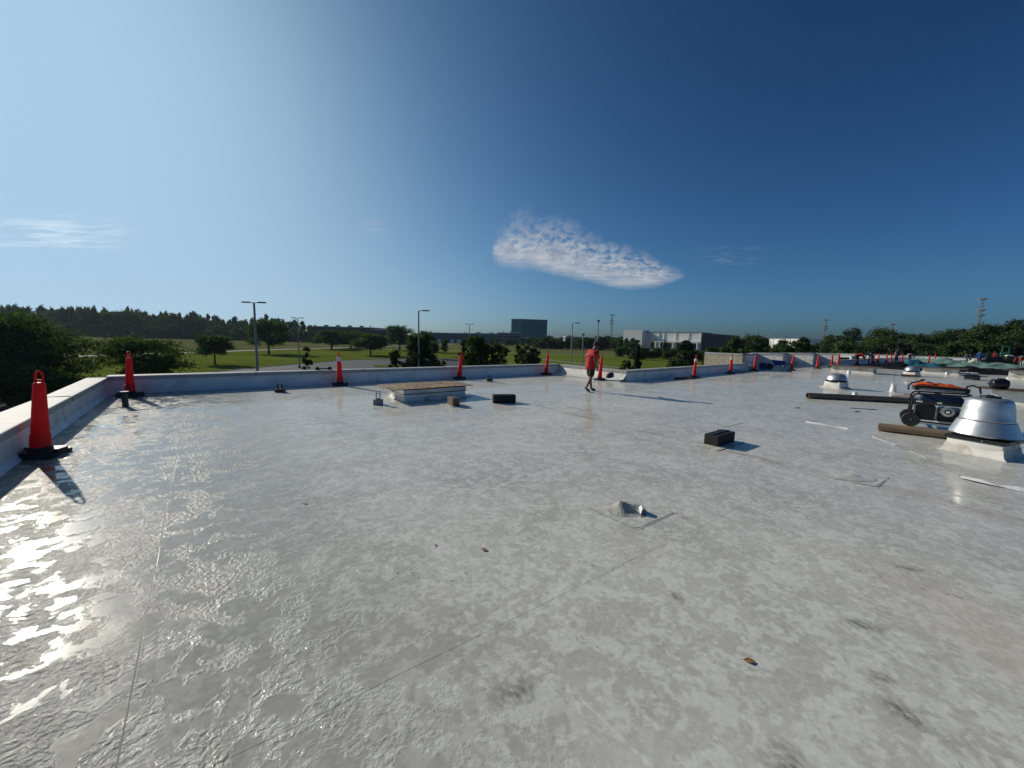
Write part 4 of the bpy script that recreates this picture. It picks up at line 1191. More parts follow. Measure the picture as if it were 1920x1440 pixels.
for sy in (-0.22, 0.22):
    g = G(); g.tube([(-0.48, sy * 0.3, 0.2), (-0.1, sy, 0.34), (0.5, sy * 1.2, 0.42), (1.05, sy * 1.3, 0.55)], 0.022, 8); hd = g.build('handle', M_BLUE, t, smooth=True)
    g = G(); g.tube([(0.92, sy * 1.28, 0.525), (1.07, sy * 1.3, 0.555)], 0.03, 8); g.build('grip', M_BLACK, hd)
    g = G(); g.tube([(0.18, sy, 0.37), (0.22, sy * 1.1, 0.02), (0.38, sy * 1.1, 0.02), (0.45, sy * 1.1, 0.38)], 0.016, 6); g.build('leg', M_BLACK, t, smooth=True)
g = G(); MW = Matrix.Translation((-0.45, 0, 0.2)) @ Matrix.Rotation(R(90), 4, 'X')
g.lathe([(0.12, -0.04), (0.17, -0.045), (0.2, 0.0), (0.17, 0.045), (0.12, 0.04)], 24, M=MW); wl = g.build('wheel', M_TYRE, t, smooth=True)
g = G(); g.lathe([(0.12, -0.02), (0.02, -0.03), (0.02, 0.03), (0.12, 0.02)], 20, M=MW); g.build('rim', M_GALV, wl)
t = thing('storage_bin', 'dark blue lidded bin against the shaded tall wall', 'bin', (17.3, 27.1, 0), R(40))
t.location = (18.55, 28.3, 0)
g = G(); g.box((0, 0, 0.2), (0.8, 0.45, 0.40), taper=1.06); g.build('bin_body', M_BLUE, t, bevel=0.02)
g = G(); g.box((0, 0, 0.43), (0.88, 0.50, 0.05)); g.build('lid', M_BLUE, t, bevel=0.01)
t = thing('bucket', 'pale blue bucket beside the cone at the end of the low parapet', 'bucket', (16.0, 25.8, 0))
g = G(); g.lathe([(0.0, 0), (0.13, 0.0), (0.155, 0.36), (0.165, 0.36), (0.165, 0.38), (0.148, 0.38), (0.125, 0.02)], 18); g.build('pail', simple('pale_blue_plastic', (0.30, 0.36, 0.42), 0.5), t, smooth=True)
g = G(); g.tube(arc((0, 0, 0.36), 0.16, 0, 180, 8), 0.006, 5); g.build('bail', M_GALV, t)
g = G(); g.box((0, 0, 0.02), (1.2, 0.3, 0.04)); o = g.build('loose_board', M_PLY, None, bevel=0.004, loc=(14.8, 24.4, 0)); o.rotation_euler.z = R(-5); fix(o, 'pale board on the roof between the bucket and the tilted dark board', 'board')
g = G(); g.box((0, 0, 0.13), (0.95, 0.25, 0.03)); o = g.build('loose_board', M_RUBBER, None, bevel=0.004, loc=(13.95, 23.9, 0.0)); o.rotation_euler = (0, R(16), R(-15)); fix(o, 'dark tilted board right of the cone at the tan wall', 'board')
g = G(); g.box((0, 0, 0.2), (0.12, 0.14, 0.40)); o = g.build('downspout_box', M_RUBBER, None, bevel=0.01, loc=(F3.x - 0.1, F3.y - 1.9 * E2.y - 0.3, 0)); o.location = (25.75, 32.3, 0); fix(o, 'small black post at the edge of the second fin wall', 'post')

# ------------------------------------------------------------------ torn-off area with black underlay, sheets and gear
sheet_pts = [(24.6, 31.0), (28.2, 33.2), (31.0, 33.0), (32.6, 30.2), (32.0, 28.2), (34.8, 27.9), (38.5, 27.6), (41.5, 26.4), (66, 42), (60, 52), (46, 46.6), (36, 39.6), (28.6, 34.2)]
g = G(); g.add([(x, y, 0.006) for x, y in sheet_pts], [tuple(range(len(sheet_pts)))])
fix(g.build('black_underlay', M_UNDER), kind='structure')

def lumpy(name, cx, cy, lx, ly, h, rz, mat, seed, label, cat='plastic sheet', group=None, nx=26, ny=18):
    g = G()
    for j in range(ny + 1):
        for i in range(nx + 1):
            u, v = i / nx * 2 - 1, j / ny * 2 - 1
            e = max(0.0, 1 - max(abs(u), abs(v)) ** 4)
            n_ = mnoise.fractal(Vector((u * lx * 0.55 + seed, v * ly * 0.55, seed)), 1.0, 2.0, 4)
            n2 = mnoise.noise(Vector((u * lx * 0.25 + seed, v * ly * 0.25, seed + 3)))
            z = max(0.0, (0.45 + n_ * 0.5 + n2 * 0.5)) * h * e + 0.004
            k = 1 + 0.12 * mnoise.noise(Vector((u * 2, v * 2, seed + 7)))
            g.v.append((u * lx / 2 * k, v * ly / 2 * k, z))
    for j in range(ny):
        for i in range(nx):
            a = j * (nx + 1) + i; g.f.append((a, a + 1, a + nx + 2, a + nx + 1))
    # skirt to give it a bottom
    q = len(g.v)
    o = g.build(name, mat, None, smooth=60, loc=(cx, cy, 0.008)); o.rotation_euler.z = rz
    return fix(o, label, cat, group)
lumpy('green_sheet', 56.3, 50.0, 8.5, 4.5, 0.75, R(-47), M_TARP, 1.3, 'crumpled sea-green plastic sheet left of the crouching worker in grey', group='green sheets over the far roof')
lumpy('green_sheet', 54.0, 44.6, 10.5, 4.0, 0.55, R(-45), M_TARP, 5.1, 'sea-green plastic sheet spread in front of the crouching worker', group='green sheets over the far roof')
lumpy('green_sheet', 49.5, 37.6, 9.5, 3.5, 0.5, R(-42), M_TARP, 8.7, 'sea-green plastic sheet at the right edge below the equipment pile', group='green sheets over the far roof')
lumpy('teal_sheet', 40.2, 38.2, 3.4, 1.6, 0.75, R(-42), M_TEALTARP, 2.2, 'dark teal-blue covered stack behind the farther dome fan')
lumpy('cream_sheet', 54.9, 46.2, 1.6, 1.0, 1.0, R(-40), M_CREAM, 4.4, 'cream heap beside the crouching worker in grey')
lumpy('cream_sheet', 51.6, 42.0, 4.2, 0.9, 0.35, R(-40), M_CREAM, 6.4, 'long cream strip lying on the green sheeting')
lumpy('dark_heap', 37.4, 38.0, 2.6, 1.6, 0.65, R(-30), M_UNDER, 3.7, 'dark heap of torn roofing left of the teal stack', 'debris heap')
lumpy('dark_heap', 37.6, 31.6, 5.0, 1.8, 0.45, R(-33), M_UNDER, 9.7, 'long low dark heap in front of the green sheeting', 'debris heap')
lumpy('dark_heap', 41.5, 31.5, 4.5, 1.8, 0.45, R(-33), M_UNDER, 12.7, 'dark heap behind the cream hatch at the right edge', 'debris heap')
lumpy('dark_heap', 35.6, 28.2, 2.0, 0.9, 0.30, R(-33), M_UNDER, 14.7, 'small dark scrap heap between the far hatches', 'debris heap')
for i, (x, y, l, lab) in enumerate([(34.8, 29.9, 2.2, 'upper pale strip lying in front of the dark heap'), (34.3, 29.1, 2.2, 'lower pale strip lying in front of the dark heap')]):
    g = G(); g.box((0, 0, 0.015), (l, 0.28, 0.03)); g.box((l * 0.3, 0.05, 0.03), (l * 0.3, 0.25, 0.03), 0.1)
    o = g.build('insulation_strip', M_MEMB, None, bevel=0.004, loc=(x, y, 0.008)); o.rotation_euler.z = R(-40); fix(o, lab, 'strip')
# equipment cart
t = thing('equipment_cart', 'dark wheeled equipment cart heaped with gear at the right edge', 'cart', (50.6, 37.0, 0), R(-36))
t.location = (55.9, 44.0, 0.0)
g = G(); g.box((0, 0, 0.45), (3.6, 1.1, 0.35)); g.build('cart_bed', M_BLACK, t, bevel=0.03)
g = G(); g.box((-0.8, 0, 0.85), (1.4, 0.9, 0.45), taper=0.8); g.build('engine_cover', M_BLACK, t, bevel=0.05)
g = G(); g.box((0.6, 0, 0.90), (1.3, 0.9, 0.55), taper=0.7); g.build('hopper', M_RUBBER, t, bevel=0.05)
g = G(); g.box((0.35, -0.1, 1.24), (0.7, 0.5, 0.14), 0.2, taper=0.6); g.build('pale_cloth', M_CREAM, t, bevel=0.03)
g = G(); g.tube([(-1.7, 0, 0.6), (-2.3, 0, 1.1), (-1.2, 0, 1.35), (0.4, 0, 1.25)], 0.04, 6); g.build('push_bar', M_GALV, t)
for x in (-1.2, 1.2):
    for y in (-0.5, 0.5):
        g = G(); g.lathe([(0.12, -0.08), (0.26, -0.09), (0.3, 0), (0.26, 0.09), (0.12, 0.08)], 18, M=Matrix.Translation((x, y, 0.28)) @ Matrix.Rotation(R(90), 4, 'X')); g.build('wheel', M_TYRE, t, smooth=True)
g = G(); g.box((1.6, 0.1, 1.0), (0.8, 0.7, 0.5)); g.build('teal_drum', M_TEALTARP, t, bevel=0.1)
# green hoist head above it
t = thing('hoist', 'green frame of a ladder hoist rising above the equipment cart', 'hoist', (63.6, 50.0, 0), R(-40))
M_GREEN = simple('dull_green_paint', (0.025, 0.15, 0.09), 0.5)
g = G()
for x in (-0.28, 0.28): g.box((x, 0, 1.2), (0.12, 0.12, 2.4))
g.build('mast', M_GREEN, t, bevel=0.01)
g = G(); g.box((0, 0, 2.34), (0.68, 0.13, 0.16)); g.build('top_bar', M_GREEN, t, bevel=0.01)
g = G(); g.box((0, 0, 1.35), (0.8, 0.30, 0.45)); g.build('winch_box', M_GREEN, t, bevel=0.03)
g = G(); g.box((0, 0, 0.04), (0.9, 0.9, 0.08)); g.build('foot_plate', M_GREEN, t)
t = thing('white_bucket', 'white bucket on the far parapet corner left of the bending workers', 'bucket', (36.7, 40.5, 0.492))
t.location = (35.0, 39.85, 0.49)
g = G(); g.lathe([(0.0, 0), (0.15, 0.0), (0.18, 0.34), (0.19, 0.36), (0.0, 0.37)], 16); g.build('pail', M_WHITE, t, smooth=True)

# ------------------------------------------------------------------ people
def skin_mesh(name, joints, edges, root, mat, parent, sub=2, smooth=True):
    keys = list(joints)
    idx = {k: i for i, k in enumerate(keys)}
    me = bpy.data.meshes.new(name)
    me.from_pydata([joints[k][0] for k in keys], [(idx[a], idx[b]) for a, b in edges], [])
    o = bpy.data.objects.new(name, me)
    COL.objects.link(o)
    md = o.modifiers.new('Skin', 'SKIN')
    md.use_smooth_shade = True
    if not me.skin_vertices:
        bm = bmesh.new(); bm.from_mesh(me); bm.verts.layers.skin.verify(); bm.to_mesh(me); bm.free()
    sv = me.skin_vertices[0].data
    for k in keys:
        r_ = joints[k][1]
        sv[idx[k]].radius = r_ if isinstance(r_, tuple) else (r_, r_)
        sv[idx[k]].use_root = (k == root)
    if sub:
        s_ = o.modifiers.new('Sub', 'SUBSURF'); s_.levels = sub; s_.render_levels = sub
    dg = bpy.context.evaluated_depsgraph_get()
    m2 = bpy.data.meshes.new_from_object(o.evaluated_get(dg))
    bpy.data.objects.remove(o); bpy.data.meshes.remove(me)
    m2.name = name
    m2.materials.clear(); m2.materials.append(mat)
    o = bpy.data.objects.new(name, m2)
    COL.objects.link(o); o.parent = parent
    return o

def person(label, loc, rz, P, shirt=M_SHIRT, pants=M_SHORTS, short=True, hat=None, skin=M_SKIN, detail=True, shirt_len=0.10):
    """P: joint positions in the person's own frame, x = facing direction, y = left, z = up"""
    t = thing('person', label, 'person', loc, rz)
    J = {k: Vector(v) for k, v in P.items()}
    b = {}
    neck, head = J['neck'], J['head']
    hd = (head - neck).normalized()
    fwd = J.get('face', Vector((1, 0, 0))); fwd = Vector(fwd).normalized()
    b['pelvis'] = (J['pelvis'], (0.13, 0.11)); b['spine'] = (J['pelvis'].lerp(J['chest'], 0.5), (0.12, 0.10)); b['chest'] = (J['chest'], (0.15, 0.11))
    b['neck'] = (neck, 0.055); b['head0'] = (neck + hd * 0.09, 0.062); b['head1'] = (head, (0.082, 0.095)); b['head2'] = (head + hd * 0.09, 0.062)
    b['nose'] = (head + fwd * 0.10 - hd * 0.01, 0.016); b['chin'] = (head + fwd * 0.055 - hd * 0.075, 0.035)
    side = hd.cross(fwd).normalized()
    b['ear_l'] = (head + side * 0.09, 0.016); b['ear_r'] = (head - side * 0.09, 0.016)
    ed = [('pelvis', 'spine'), ('spine', 'chest'), ('chest', 'neck'), ('neck', 'head0'), ('head0', 'head1'), ('head1', 'head2'), ('head1', 'nose'), ('head0', 'chin'), ('head1', 'ear_l'), ('head1', 'ear_r')]
    for s_ in 'lr':
        b['sh' + s_] = (J['sh' + s_], 0.062); b['el' + s_] = (J['el' + s_], 0.043); b['wr' + s_] = (J['wr' + s_], 0.028)
        wd = (J['wr' + s_] - J['el' + s_]).normalized()
        palm = J['wr' + s_] + wd * 0.07; b['pa' + s_] = (palm, (0.040, 0.020))
        ed += [('chest', 'sh' + s_), ('sh' + s_, 'el' + s_), ('el' + s_, 'wr' + s_), ('wr' + s_, 'pa' + s_)]
        if detail:
            ac = wd.cross(Vector((0, 0, 1)) if abs(wd.z) < 0.8 else Vector((0, 1, 0))).normalized()
            cu = wd.cross(ac).normalized() * (1 if s_ == 'l' else -1)
            for k, ln in enumerate((0.075, 0.085, 0.080, 0.062)):
                o_ = ac * (0.027 - 0.018 * k)
                m1 = palm + wd * 0.03 + o_; m2 = palm + wd * (0.03 + ln * 0.55) + o_ + cu * 0.010; m3 = palm + wd * (0.03 + ln * 0.85) + o_ + cu * 0.035
                b[f'f{k}a{s_}'] = (m1, 0.009); b[f'f{k}b{s_}'] = (m2, 0.0085); b[f'f{k}c{s_}'] = (m3, 0.0075)
                ed += [('pa' + s_, f'f{k}a{s_}'), (f'f{k}a{s_}', f'f{k}b{s_}'), (f'f{k}b{s_}', f'f{k}c{s_}')]
            b['t1' + s_] = (J['wr' + s_] + wd * 0.03 + ac * 0.042, 0.011); b['t2' + s_] = (J['wr' + s_] + wd * 0.075 + ac * 0.055 + cu * 0.015, 0.009)
            ed += [('wr' + s_, 't1' + s_), ('t1' + s_, 't2' + s_)]
        b['hp' + s_] = (J['hp' + s_], 0.095); b['kn' + s_] = (J['kn' + s_], 0.058); b['cf' + s_] = (J['kn' + s_].lerp(J['an' + s_], 0.3), 0.058); b['an' + s_] = (J['an' + s_], 0.036)
        b['to' + s_] = (J['to' + s_], (0.042, 0.028))
        ed += [('pelvis', 'hp' + s_), ('hp' + s_, 'kn' + s_), ('kn' + s_, 'cf' + s_), ('cf' + s_, 'an' + s_), ('an' + s_, 'to' + s_)]
    skin_mesh('body', b, ed, 'pelvis', skin, t, sub=2 if detail else 1)
    # shirt
    up = (J['chest'] - J['pelvis']).normalized()
    c = {'hem': (J['pelvis'] - up * shirt_len, (0.205, 0.19)), 'waist': (J['pelvis'].lerp(J['chest'], 0.35), (0.20, 0.185)), 'rib': (J['pelvis'].lerp(J['chest'], 0.75), (0.205, 0.18)), 'chest': (J['chest'] + up * 0.03, (0.19, 0.15)), 'collar': (J['chest'].lerp(neck, 0.72), 0.075)}
    ce = [('hem', 'waist'), ('waist', 'rib'), ('rib', 'chest'), ('chest', 'collar')]
    for s_ in 'lr':
        c['sh' + s_] = (J['sh' + s_], 0.088); c['sl' + s_] = (J['sh' + s_].lerp(J['el' + s_], 0.80 if short else 1.0), 0.085 if short else 0.06)
        ce += [('chest', 'sh' + s_), ('sh' + s_, 'sl' + s_)]
        if not short:
            c['cu' + s_] = (J['el' + s_].lerp(J['wr' + s_], 0.95), 0.045); ce.append(('sl' + s_, 'cu' + s_))
    skin_mesh('shirt', c, ce, 'waist', shirt, t, sub=2 if detail else 1)
    # trousers or shorts
    c = {'waist': (J['pelvis'] + up * 0.06, (0.15, 0.125)), 'seat': (J['pelvis'] - up * 0.03, (0.155, 0.135))}
    ce = [('waist', 'seat')]
    for s_ in 'lr':
        c['hp' + s_] = (J['hp' + s_], 0.11)
        c['th' + s_] = (J['hp' + s_].lerp(J['kn' + s_], 0.5), 0.108); c['kn' + s_] = (J['hp' + s_].lerp(J['kn' + s_], 0.97 if short else 1.0), 0.10 if short else 0.078)
        ce += [('seat', 'hp' + s_), ('hp' + s_, 'th' + s_), ('th' + s_, 'kn' + s_)]
        if not short:
            c['an' + s_] = (J['kn' + s_].lerp(J['an' + s_], 0.94), 0.062); ce.append(('kn' + s_, 'an' + s_))
    skin_mesh('shorts' if short else 'trousers', c, ce, 'seat', pants, t, sub=2 if detail else 1)
    # shoes
    for s_ in 'lr':
        an, to = J['an' + s_], J['to' + s_]
        dn = Vector(J.get('dn' + s_, (0, 0, -1)))
        c = {'heel': (an + dn * 0.045 - (to - an).normalized() * 0.02, (0.048, 0.042)), 'mid': (an.lerp(to, 0.55) + dn * 0.02, (0.050, 0.040)), 'toe': (to + (to - an).normalized() * 0.03 + dn * 0.0, (0.045, 0.030)), 'ank': (an + Vector((0, 0, 0.02)), 0.048)}
        skin_mesh('shoe', c, [('heel', 'mid'), ('mid', 'toe'), ('heel', 'ank')], 'heel', M_SHOE, t, sub=2 if detail else 1)
    # hair or hard hat
    g = G(); q = 20
    zq = hd.to_track_quat('Z', 'Y')
    prof = [(0.100, -0.02), (0.104, 0.03), (0.092, 0.075), (0.062, 0.108), (0.0, 0.122)] if not hat else [(0.145, 0.015), (0.115, 0.022), (0.112, 0.07), (0.085, 0.115), (0.0, 0.135)]
    mt = Matrix.Translation(head - (fwd * 0.012)) @ zq.to_matrix().to_4x4()
    g.lathe(prof, q, M=mt)
    g.build('hair' if not hat else 'hard_hat', M_HAIR if not hat else hat, t, smooth=True)
    return t

# the walking man: steps to the right of the picture, seen from behind on his right
man = person('man in a loose red T-shirt and black shorts walking away across the wet roof', (2.73, 13.2, 0), R(28), {
    'pelvis': (-0.05, 0, 0.90), 'chest': (0.00, 0, 1.28), 'neck': (0.07, 0, 1.44), 'head': (0.13, -0.01, 1.585), 'face': (0.9, -0.25, -0.18),
    'shl': (0.00, 0.185, 1.375), 'shr': (0.0, -0.185, 1.375), 'ell': (0.13, 0.25, 1.12), 'elr': (-0.12, -0.26, 1.12), 'wrl': (0.33, 0.19, 1.02), 'wrr': (-0.02, -0.27, 0.88),
    'hpl': (-0.05, 0.09, 0.86), 'hpr': (-0.05, -0.09, 0.86), 'knl': (0.02, 0.10, 0.48), 'knr': (-0.09, -0.09, 0.48),
    'anl': (0.10, 0.10, 0.085), 'anr': (-0.30, -0.09, 0.135), 'tol': (0.27, 0.11, 0.035), 'tor': (-0.14, -0.10, 0.032), 'dnr': (-0.35, 0, -0.9)}, shirt_len=0.17)
# pale worn print on the back of the shirt (illegible)
g = G()
rnd = random.Random(5)
for k in range(9):
    yy = -0.02 + 0.13 * (k % 3) / 2; zz = 1.20 + 0.045 * (k // 3)
    g.box((-0.1735 - 0.004 * (k % 2), yy, zz), (0.012, 0.035 + 0.012 * (k % 2), 0.014), rz=0)
g.build('shirt_print', M_FIELD_W, man)

BEND = lambda s=1.0: {'pelvis': (-0.25, 0, 0.86), 'chest': (0.20, 0, 1.08), 'neck': (0.36, 0, 1.10), 'head': (0.49, 0, 1.06), 'face': (0.5, 0, -0.85),
    'shl': (0.24, 0.19, 1.10), 'shr': (0.24, -0.19, 1.10), 'ell': (0.32, 0.27, 0.82), 'elr': (0.32, -0.27, 0.82), 'wrl': (0.45, 0.2, 0.58), 'wrr': (0.45, -0.2, 0.58),
    'hpl': (-0.25, 0.1, 0.84), 'hpr': (-0.25, -0.1, 0.84), 'knl': (-0.08, 0.15, 0.47), 'knr': (-0.12, -0.15, 0.47), 'anl': (-0.15, 0.16, 0.085), 'anr': (-0.22, -0.16, 0.085), 'tol': (0.02, 0.18, 0.035), 'tor': (-0.05, -0.18, 0.035)}
STAND = {'pelvis': (0, 0, 0.93), 'chest': (0.02, 0, 1.32), 'neck': (0.06, 0, 1.48), 'head': (0.11, 0, 1.62), 'face': (0.9, 0, -0.4),
    'shl': (0.02, 0.19, 1.42), 'shr': (0.02, -0.19, 1.42), 'ell': (0.02, 0.28, 1.14), 'elr': (0.04, -0.27, 1.14), 'wrl': (0.18, 0.2, 0.95), 'wrr': (0.2, -0.2, 0.98),
    'hpl': (0, 0.1, 0.9), 'hpr': (0, -0.1, 0.9), 'knl': (0.06, 0.13, 0.49), 'knr': (-0.02, -0.13, 0.49), 'anl': (0.03, 0.16, 0.085), 'anr': (-0.06, -0.15, 0.085), 'tol': (0.2, 0.2, 0.035), 'tor': (0.1, -0.19, 0.035)}
M_GREYSH = simple('grey_work_shirt', (0.16, 0.16, 0.17), 0.9); M_WSH = simple('off_white_long_sleeves', (0.42, 0.41, 0.39), 0.9)
M_JEANS = simple('dark_jeans', (0.025, 0.03, 0.05), 0.9); M_BLUESH = simple('bright_blue_shirt', (0.02, 0.12, 0.33), 0.9)
M_DRED = simple('dark_red_shirt', (0.22, 0.012, 0.015), 0.9); M_HVY = simple('dull_yellow_green_vest', (0.28, 0.30, 0.08), 0.8)
person('standing worker in dark clothes with a pinkish shirt, between the far cones', (39.9, 40.2, 0.01), R(-60), STAND, shirt=simple('dull_pink_shirt', (0.20, 0.09, 0.08), 0.9), pants=M_JEANS, short=False, detail=False)
person('bending worker in white long sleeves behind the farther dome fan', (45.2, 44.0, 0.01), R(-115), BEND(), shirt=M_WSH, pants=simple('grey_trousers', (0.2, 0.2, 0.2), 0.9), short=False, detail=False)
person('stooping worker in dark red behind the low shaded parapet, left of the pair', (34.7, 38.7, 0.0), R(-30), BEND(), shirt=M_DRED, pants=M_JEANS, short=False, detail=False)
person('stooping worker in grey with a dark cap, right of the one in dark red', (38.3, 41.4, 0), R(-160), BEND(), shirt=M_GREYSH, pants=M_JEANS, short=False, detail=False)
person('crouching worker in grey with a yellow-green vest edge on the green sheets', (56.4, 47.8, 0.05), R(-150), BEND(), shirt=M_GREYSH, pants=M_JEANS, short=False, detail=False)
person('worker in a bright blue shirt seen from behind, right of the crouching one', (58.0, 48.0, 0.0), R(70), STAND, shirt=M_BLUESH, pants=M_JEANS, short=False, detail=False)
person('worker in dark red leaning over by the equipment cart', (57.4, 46.0, 0.0), R(160), STAND, shirt=M_DRED, pants=M_BLUE, short=False, detail=False)
person('worker in orange-red sitting low at the extreme right edge', (55.3, 42.0, 0.0), R(170), BEND(), shirt=simple('orange_red_shirt', (0.4, 0.07, 0.04), 0.9), pants=simple('pale_grey_trousers', (0.35, 0.35, 0.33), 0.9), short=False, detail=False)

# ------------------------------------------------------------------ light poles and masts
def light_pole(px, depth, h, arms, label, r=0.14):
    X = PX(px, depth)
    t = thing('street_lamp', label, 'lamp post', (X, depth, GZ), 0, 'car park and roadside lamp posts')
    g = G(); g.cyl((0, 0, 0), (0, 0, h), r, r * 0.72, n=12); g.build('post', M_CONC, t, smooth=True)
    g = G(); g.cyl((0, 0, 0), (0, 0, 0.7), 0.32, n=14); g.build('footing', M_CONC, t)
    for s_ in arms:
        g = G(); g.tube([(0, 0, h - 0.05), (s_ * 0.5, 0, h + 0.02)], 0.05, 6); g.build('arm', M_LAMPG, t)
        g = G(); g.box((s_ * 1.05, 0, h + 0.04), (1.15, 0.42, 0.17), taper=0.8); g.build('lamp_head', M_LAMPG, t, bevel=0.03)
    return t
light_pole(477, 52, ZZ(477, 568, 52) - GZ, (-1, 1), 'tallest twin-head lamp post, the leftmost one, behind the back parapet', 0.17)
light_pole(557, 96, ZZ(557, 596.5, 96) - GZ, (-1, 1), 'thinner twin-head lamp post second from the left, behind a sapling')
light_pole(783, 58, ZZ(783, 583, 58) - GZ, (1,), 'single-head lamp post rising out of the dark tree left of centre')
light_pole(878, 120, ZZ(878, 608, 120) - GZ, (-0.8, 0.8), 'small far twin-head lamp post left of the teal block building')
light_pole(1070, 84, ZZ(1070, 606, 84) - GZ, (1,), 'single-head lamp post standing in the lawn left of the man in red')
def mast(px, depth, ytop, label, r=0.13, lat=False, name='utility_pole', cat='pole'):
    X = PX(px, depth); h = ZZ(px, ytop, depth) - GZ
    t = thing(name, label, cat, (X, depth, GZ))
    if not lat:
        g = G(); g.cyl((0, 0, 0), (0, 0, h), r, r * 0.75, n=10); g.build('post', M_CONC, t, smooth=True)
        g = G(); g.box((0, 0, h), (r * 4, r * 2.5, r * 3)); g.build('top_fitting', M_LAMPG, t, bevel=0.02)
    else:
        g = G(); w = lat
        n = int(h / (w * 1.6))
        for sx, sy in ((-1, -1), (1, -1), (0, 1)):
            g.tube([(sx * w / 2, sy * w / 2, 0), (sx * w / 2 * 0.7, sy * w / 2 * 0.7, h)], r, 5)
        g.build('mast_leg', M_LAMPG, t)
        g = G()
        for k in range(n):
            z0, z1 = h * k / n, h * (k + 1) / n
            f0, f1 = 1 - 0.3 * k / n, 1 - 0.3 * (k + 1) / n
            pts = [(-w / 2, -w / 2), (w / 2, -w / 2), (0, w / 2)]
            for q in range(3):
                a, b = pts[q], pts[(q + 1) % 3]
                g.tube([(a[0] * f0, a[1] * f0, z0), (b[0] * f1, b[1] * f1, z1)], r * 0.55, 4)
        g.build('lattice', M_LAMPG, t)
        for zf in (0.985, 0.80, 0.72):
            g = G()
            for k in range(6):
                a = k * math.pi / 3; g.box((math.cos(a) * w * 1.3, math.sin(a) * w * 1.3, h * zf), (0.5, 0.5, 2.2))
            g.box((0, 0, h * zf), (w * 2.2, w * 2.2, 0.3))
            g.build('antenna_ring', M_LAMPG, t)
    return t
mast(1091, 84, 627, 'short pale pole between the lamp post and the man in red')
mast(1118, 90, 602, 'tall slim pale pole rising beside the head of the man in red', 0.15)
mast(1114, 150, 632, 'thin low pole just left of the tall slim one', 0.2)
mast(693, 200, 612, 'very thin pale pole in front of the brown roof, left of centre', 0.16)
mast(1143, 700, 590, 'lattice phone mast with rings of antennas behind the man in red', 0.30, lat=3.0, name='lattice_mast', cat='mast')
mast(1540, 520, 599, 'slim lattice mast above the white fin walls', 0.22, lat=2.0, name='lattice_mast', cat='mast')
mast(1824, 420, 560, 'tallest lattice mast, above the trees at the right', 0.22, lat=2.2, name='lattice_mast', cat='mast')
mast(1664, 420, 607, 'short lattice mast tip poking out of the right-hand trees', 0.18, lat=1.6, name='lattice_mast', cat='mast')
for i, (px, y) in enumerate(((1447, 629), (1459, 629), (1469, 631), (1478, 632))):
    mast(px, 350, y, ['leftmost', 'second', 'third', 'rightmost'][i] + ' of four thin poles above the hedge behind the tall white wall', 0.25)['group'] = 'thin poles above the hedge'

# ------------------------------------------------------------------ buildings
M_TEAL = simple('teal_metal_cladding', (0.005, 0.15, 0.18), 0.5, var=0.10, scale=0.05)
M_TEAL2 = simple('blue_grey_cladding', (0.05, 0.085, 0.11), 0.6, var=0.12, scale=0.05)
M_BROWN = simple('brown_brick_wall', (0.06, 0.045, 0.042), 0.8, var=0.15, scale=0.2)
M_PALEW = simple('pale_precast_panel', (0.78, 0.76, 0.72), 0.7, var=0.05, scale=0.05)
M_DARKW = simple('shaded_side_and_dark_trim', (0.028, 0.025, 0.025), 0.8, var=0.2, scale=0.05)  # dark trim colour; also puts shade into the warehouse flank
M_BEIGE = simple('beige_block_wall', (0.16, 0.15, 0.14), 0.8, var=0.1, scale=0.1)
M_GLASS = simple('dark_window_glass', (0.015, 0.02, 0.025), 0.12, var=0.1)
M_ROOFW = simple('white_roof_edge', (0.85, 0.84, 0.80), 0.6)

def box_building(name, label, px0, px1, depth, ytop, ymid, mat, dlen=40, ribs=0, yaw=0.0, edge=True, rib_mat=None):
    x0, x1 = PX(px0, depth), PX(px1, depth); h = ZZ(ymid, ytop, depth) - GZ
    t = thing(name, label, 'building', ((x0 + x1) / 2, depth, GZ), yaw)
    w = x1 - x0
    g = G(); g.box((0, dlen / 2, h / 2), (w, dlen, h)); g.build('wall', mat, t)
    if edge:
        g = G(); g.box((0, dlen / 2, h + 0.3), (w + 0.8, dlen + 0.8, 0.6)); g.build('roof_edge', M_ROOFW, t)
    for k in range(ribs):
        g = G(); g.box((-w / 2 + w * (k + 0.5) / ribs, -0.12, h / 2), (w / ribs * 0.04 + 0.1, 0.24, h - 0.2)); g.build('cladding_rib', rib_mat or mat, t)
    return t, w, h

bt, w, h = box_building('brown_building', 'long low brown building with a white roof edge behind the round trees', 588, 700, 420, 613.5, 640, M_BROWN, 60)
for k in range(4):
    g = G(); g.box((-w / 2 + 9 + 13 * k, 8, h + 1.3), (3.4, 3, 1.8)); g.build('roof_unit', M_DARKW, bt)
bt, w, h = box_building('brown_wing', 'lower white-edged wing right of the brown building', 696, 722, 410, 617, 640, M_BROWN, 30)
bt, w, h = box_building('blue_warehouse', 'long blue-grey warehouse with pale doors behind the lawn, left of the block', 786, 880, 560, 624.5, 833, M_TEAL2, 60, 9)
for k in range(7):
    g = G(); g.box((-w / 2 + 8 + k * 9.5, -0.2, 2.6), (5.5, 0.3, 5.2)); g.build('loading_door', M_PALEW if k % 3 else M_BEIGE, bt)
bt, w, h = box_building('teal_warehouse', 'dark teal low warehouse left of the tall teal block', 874, 935, 600, 625.5, 905, M_TEAL, 60, 8)
bt, w, h = box_building('office_block', 'beige low office building at the foot of the teal block', 930, 974, 560, 624.5, 952, M_BEIGE, 30)
for k in range(8):
    for r_ in range(2):
        g = G(); g.box((-w / 2 + 2.8 + k * 4.1, -0.1, h * (0.35 + 0.33 * r_)), (2.2, 0.3, 1.7)); g.build('window', M_GLASS, bt)
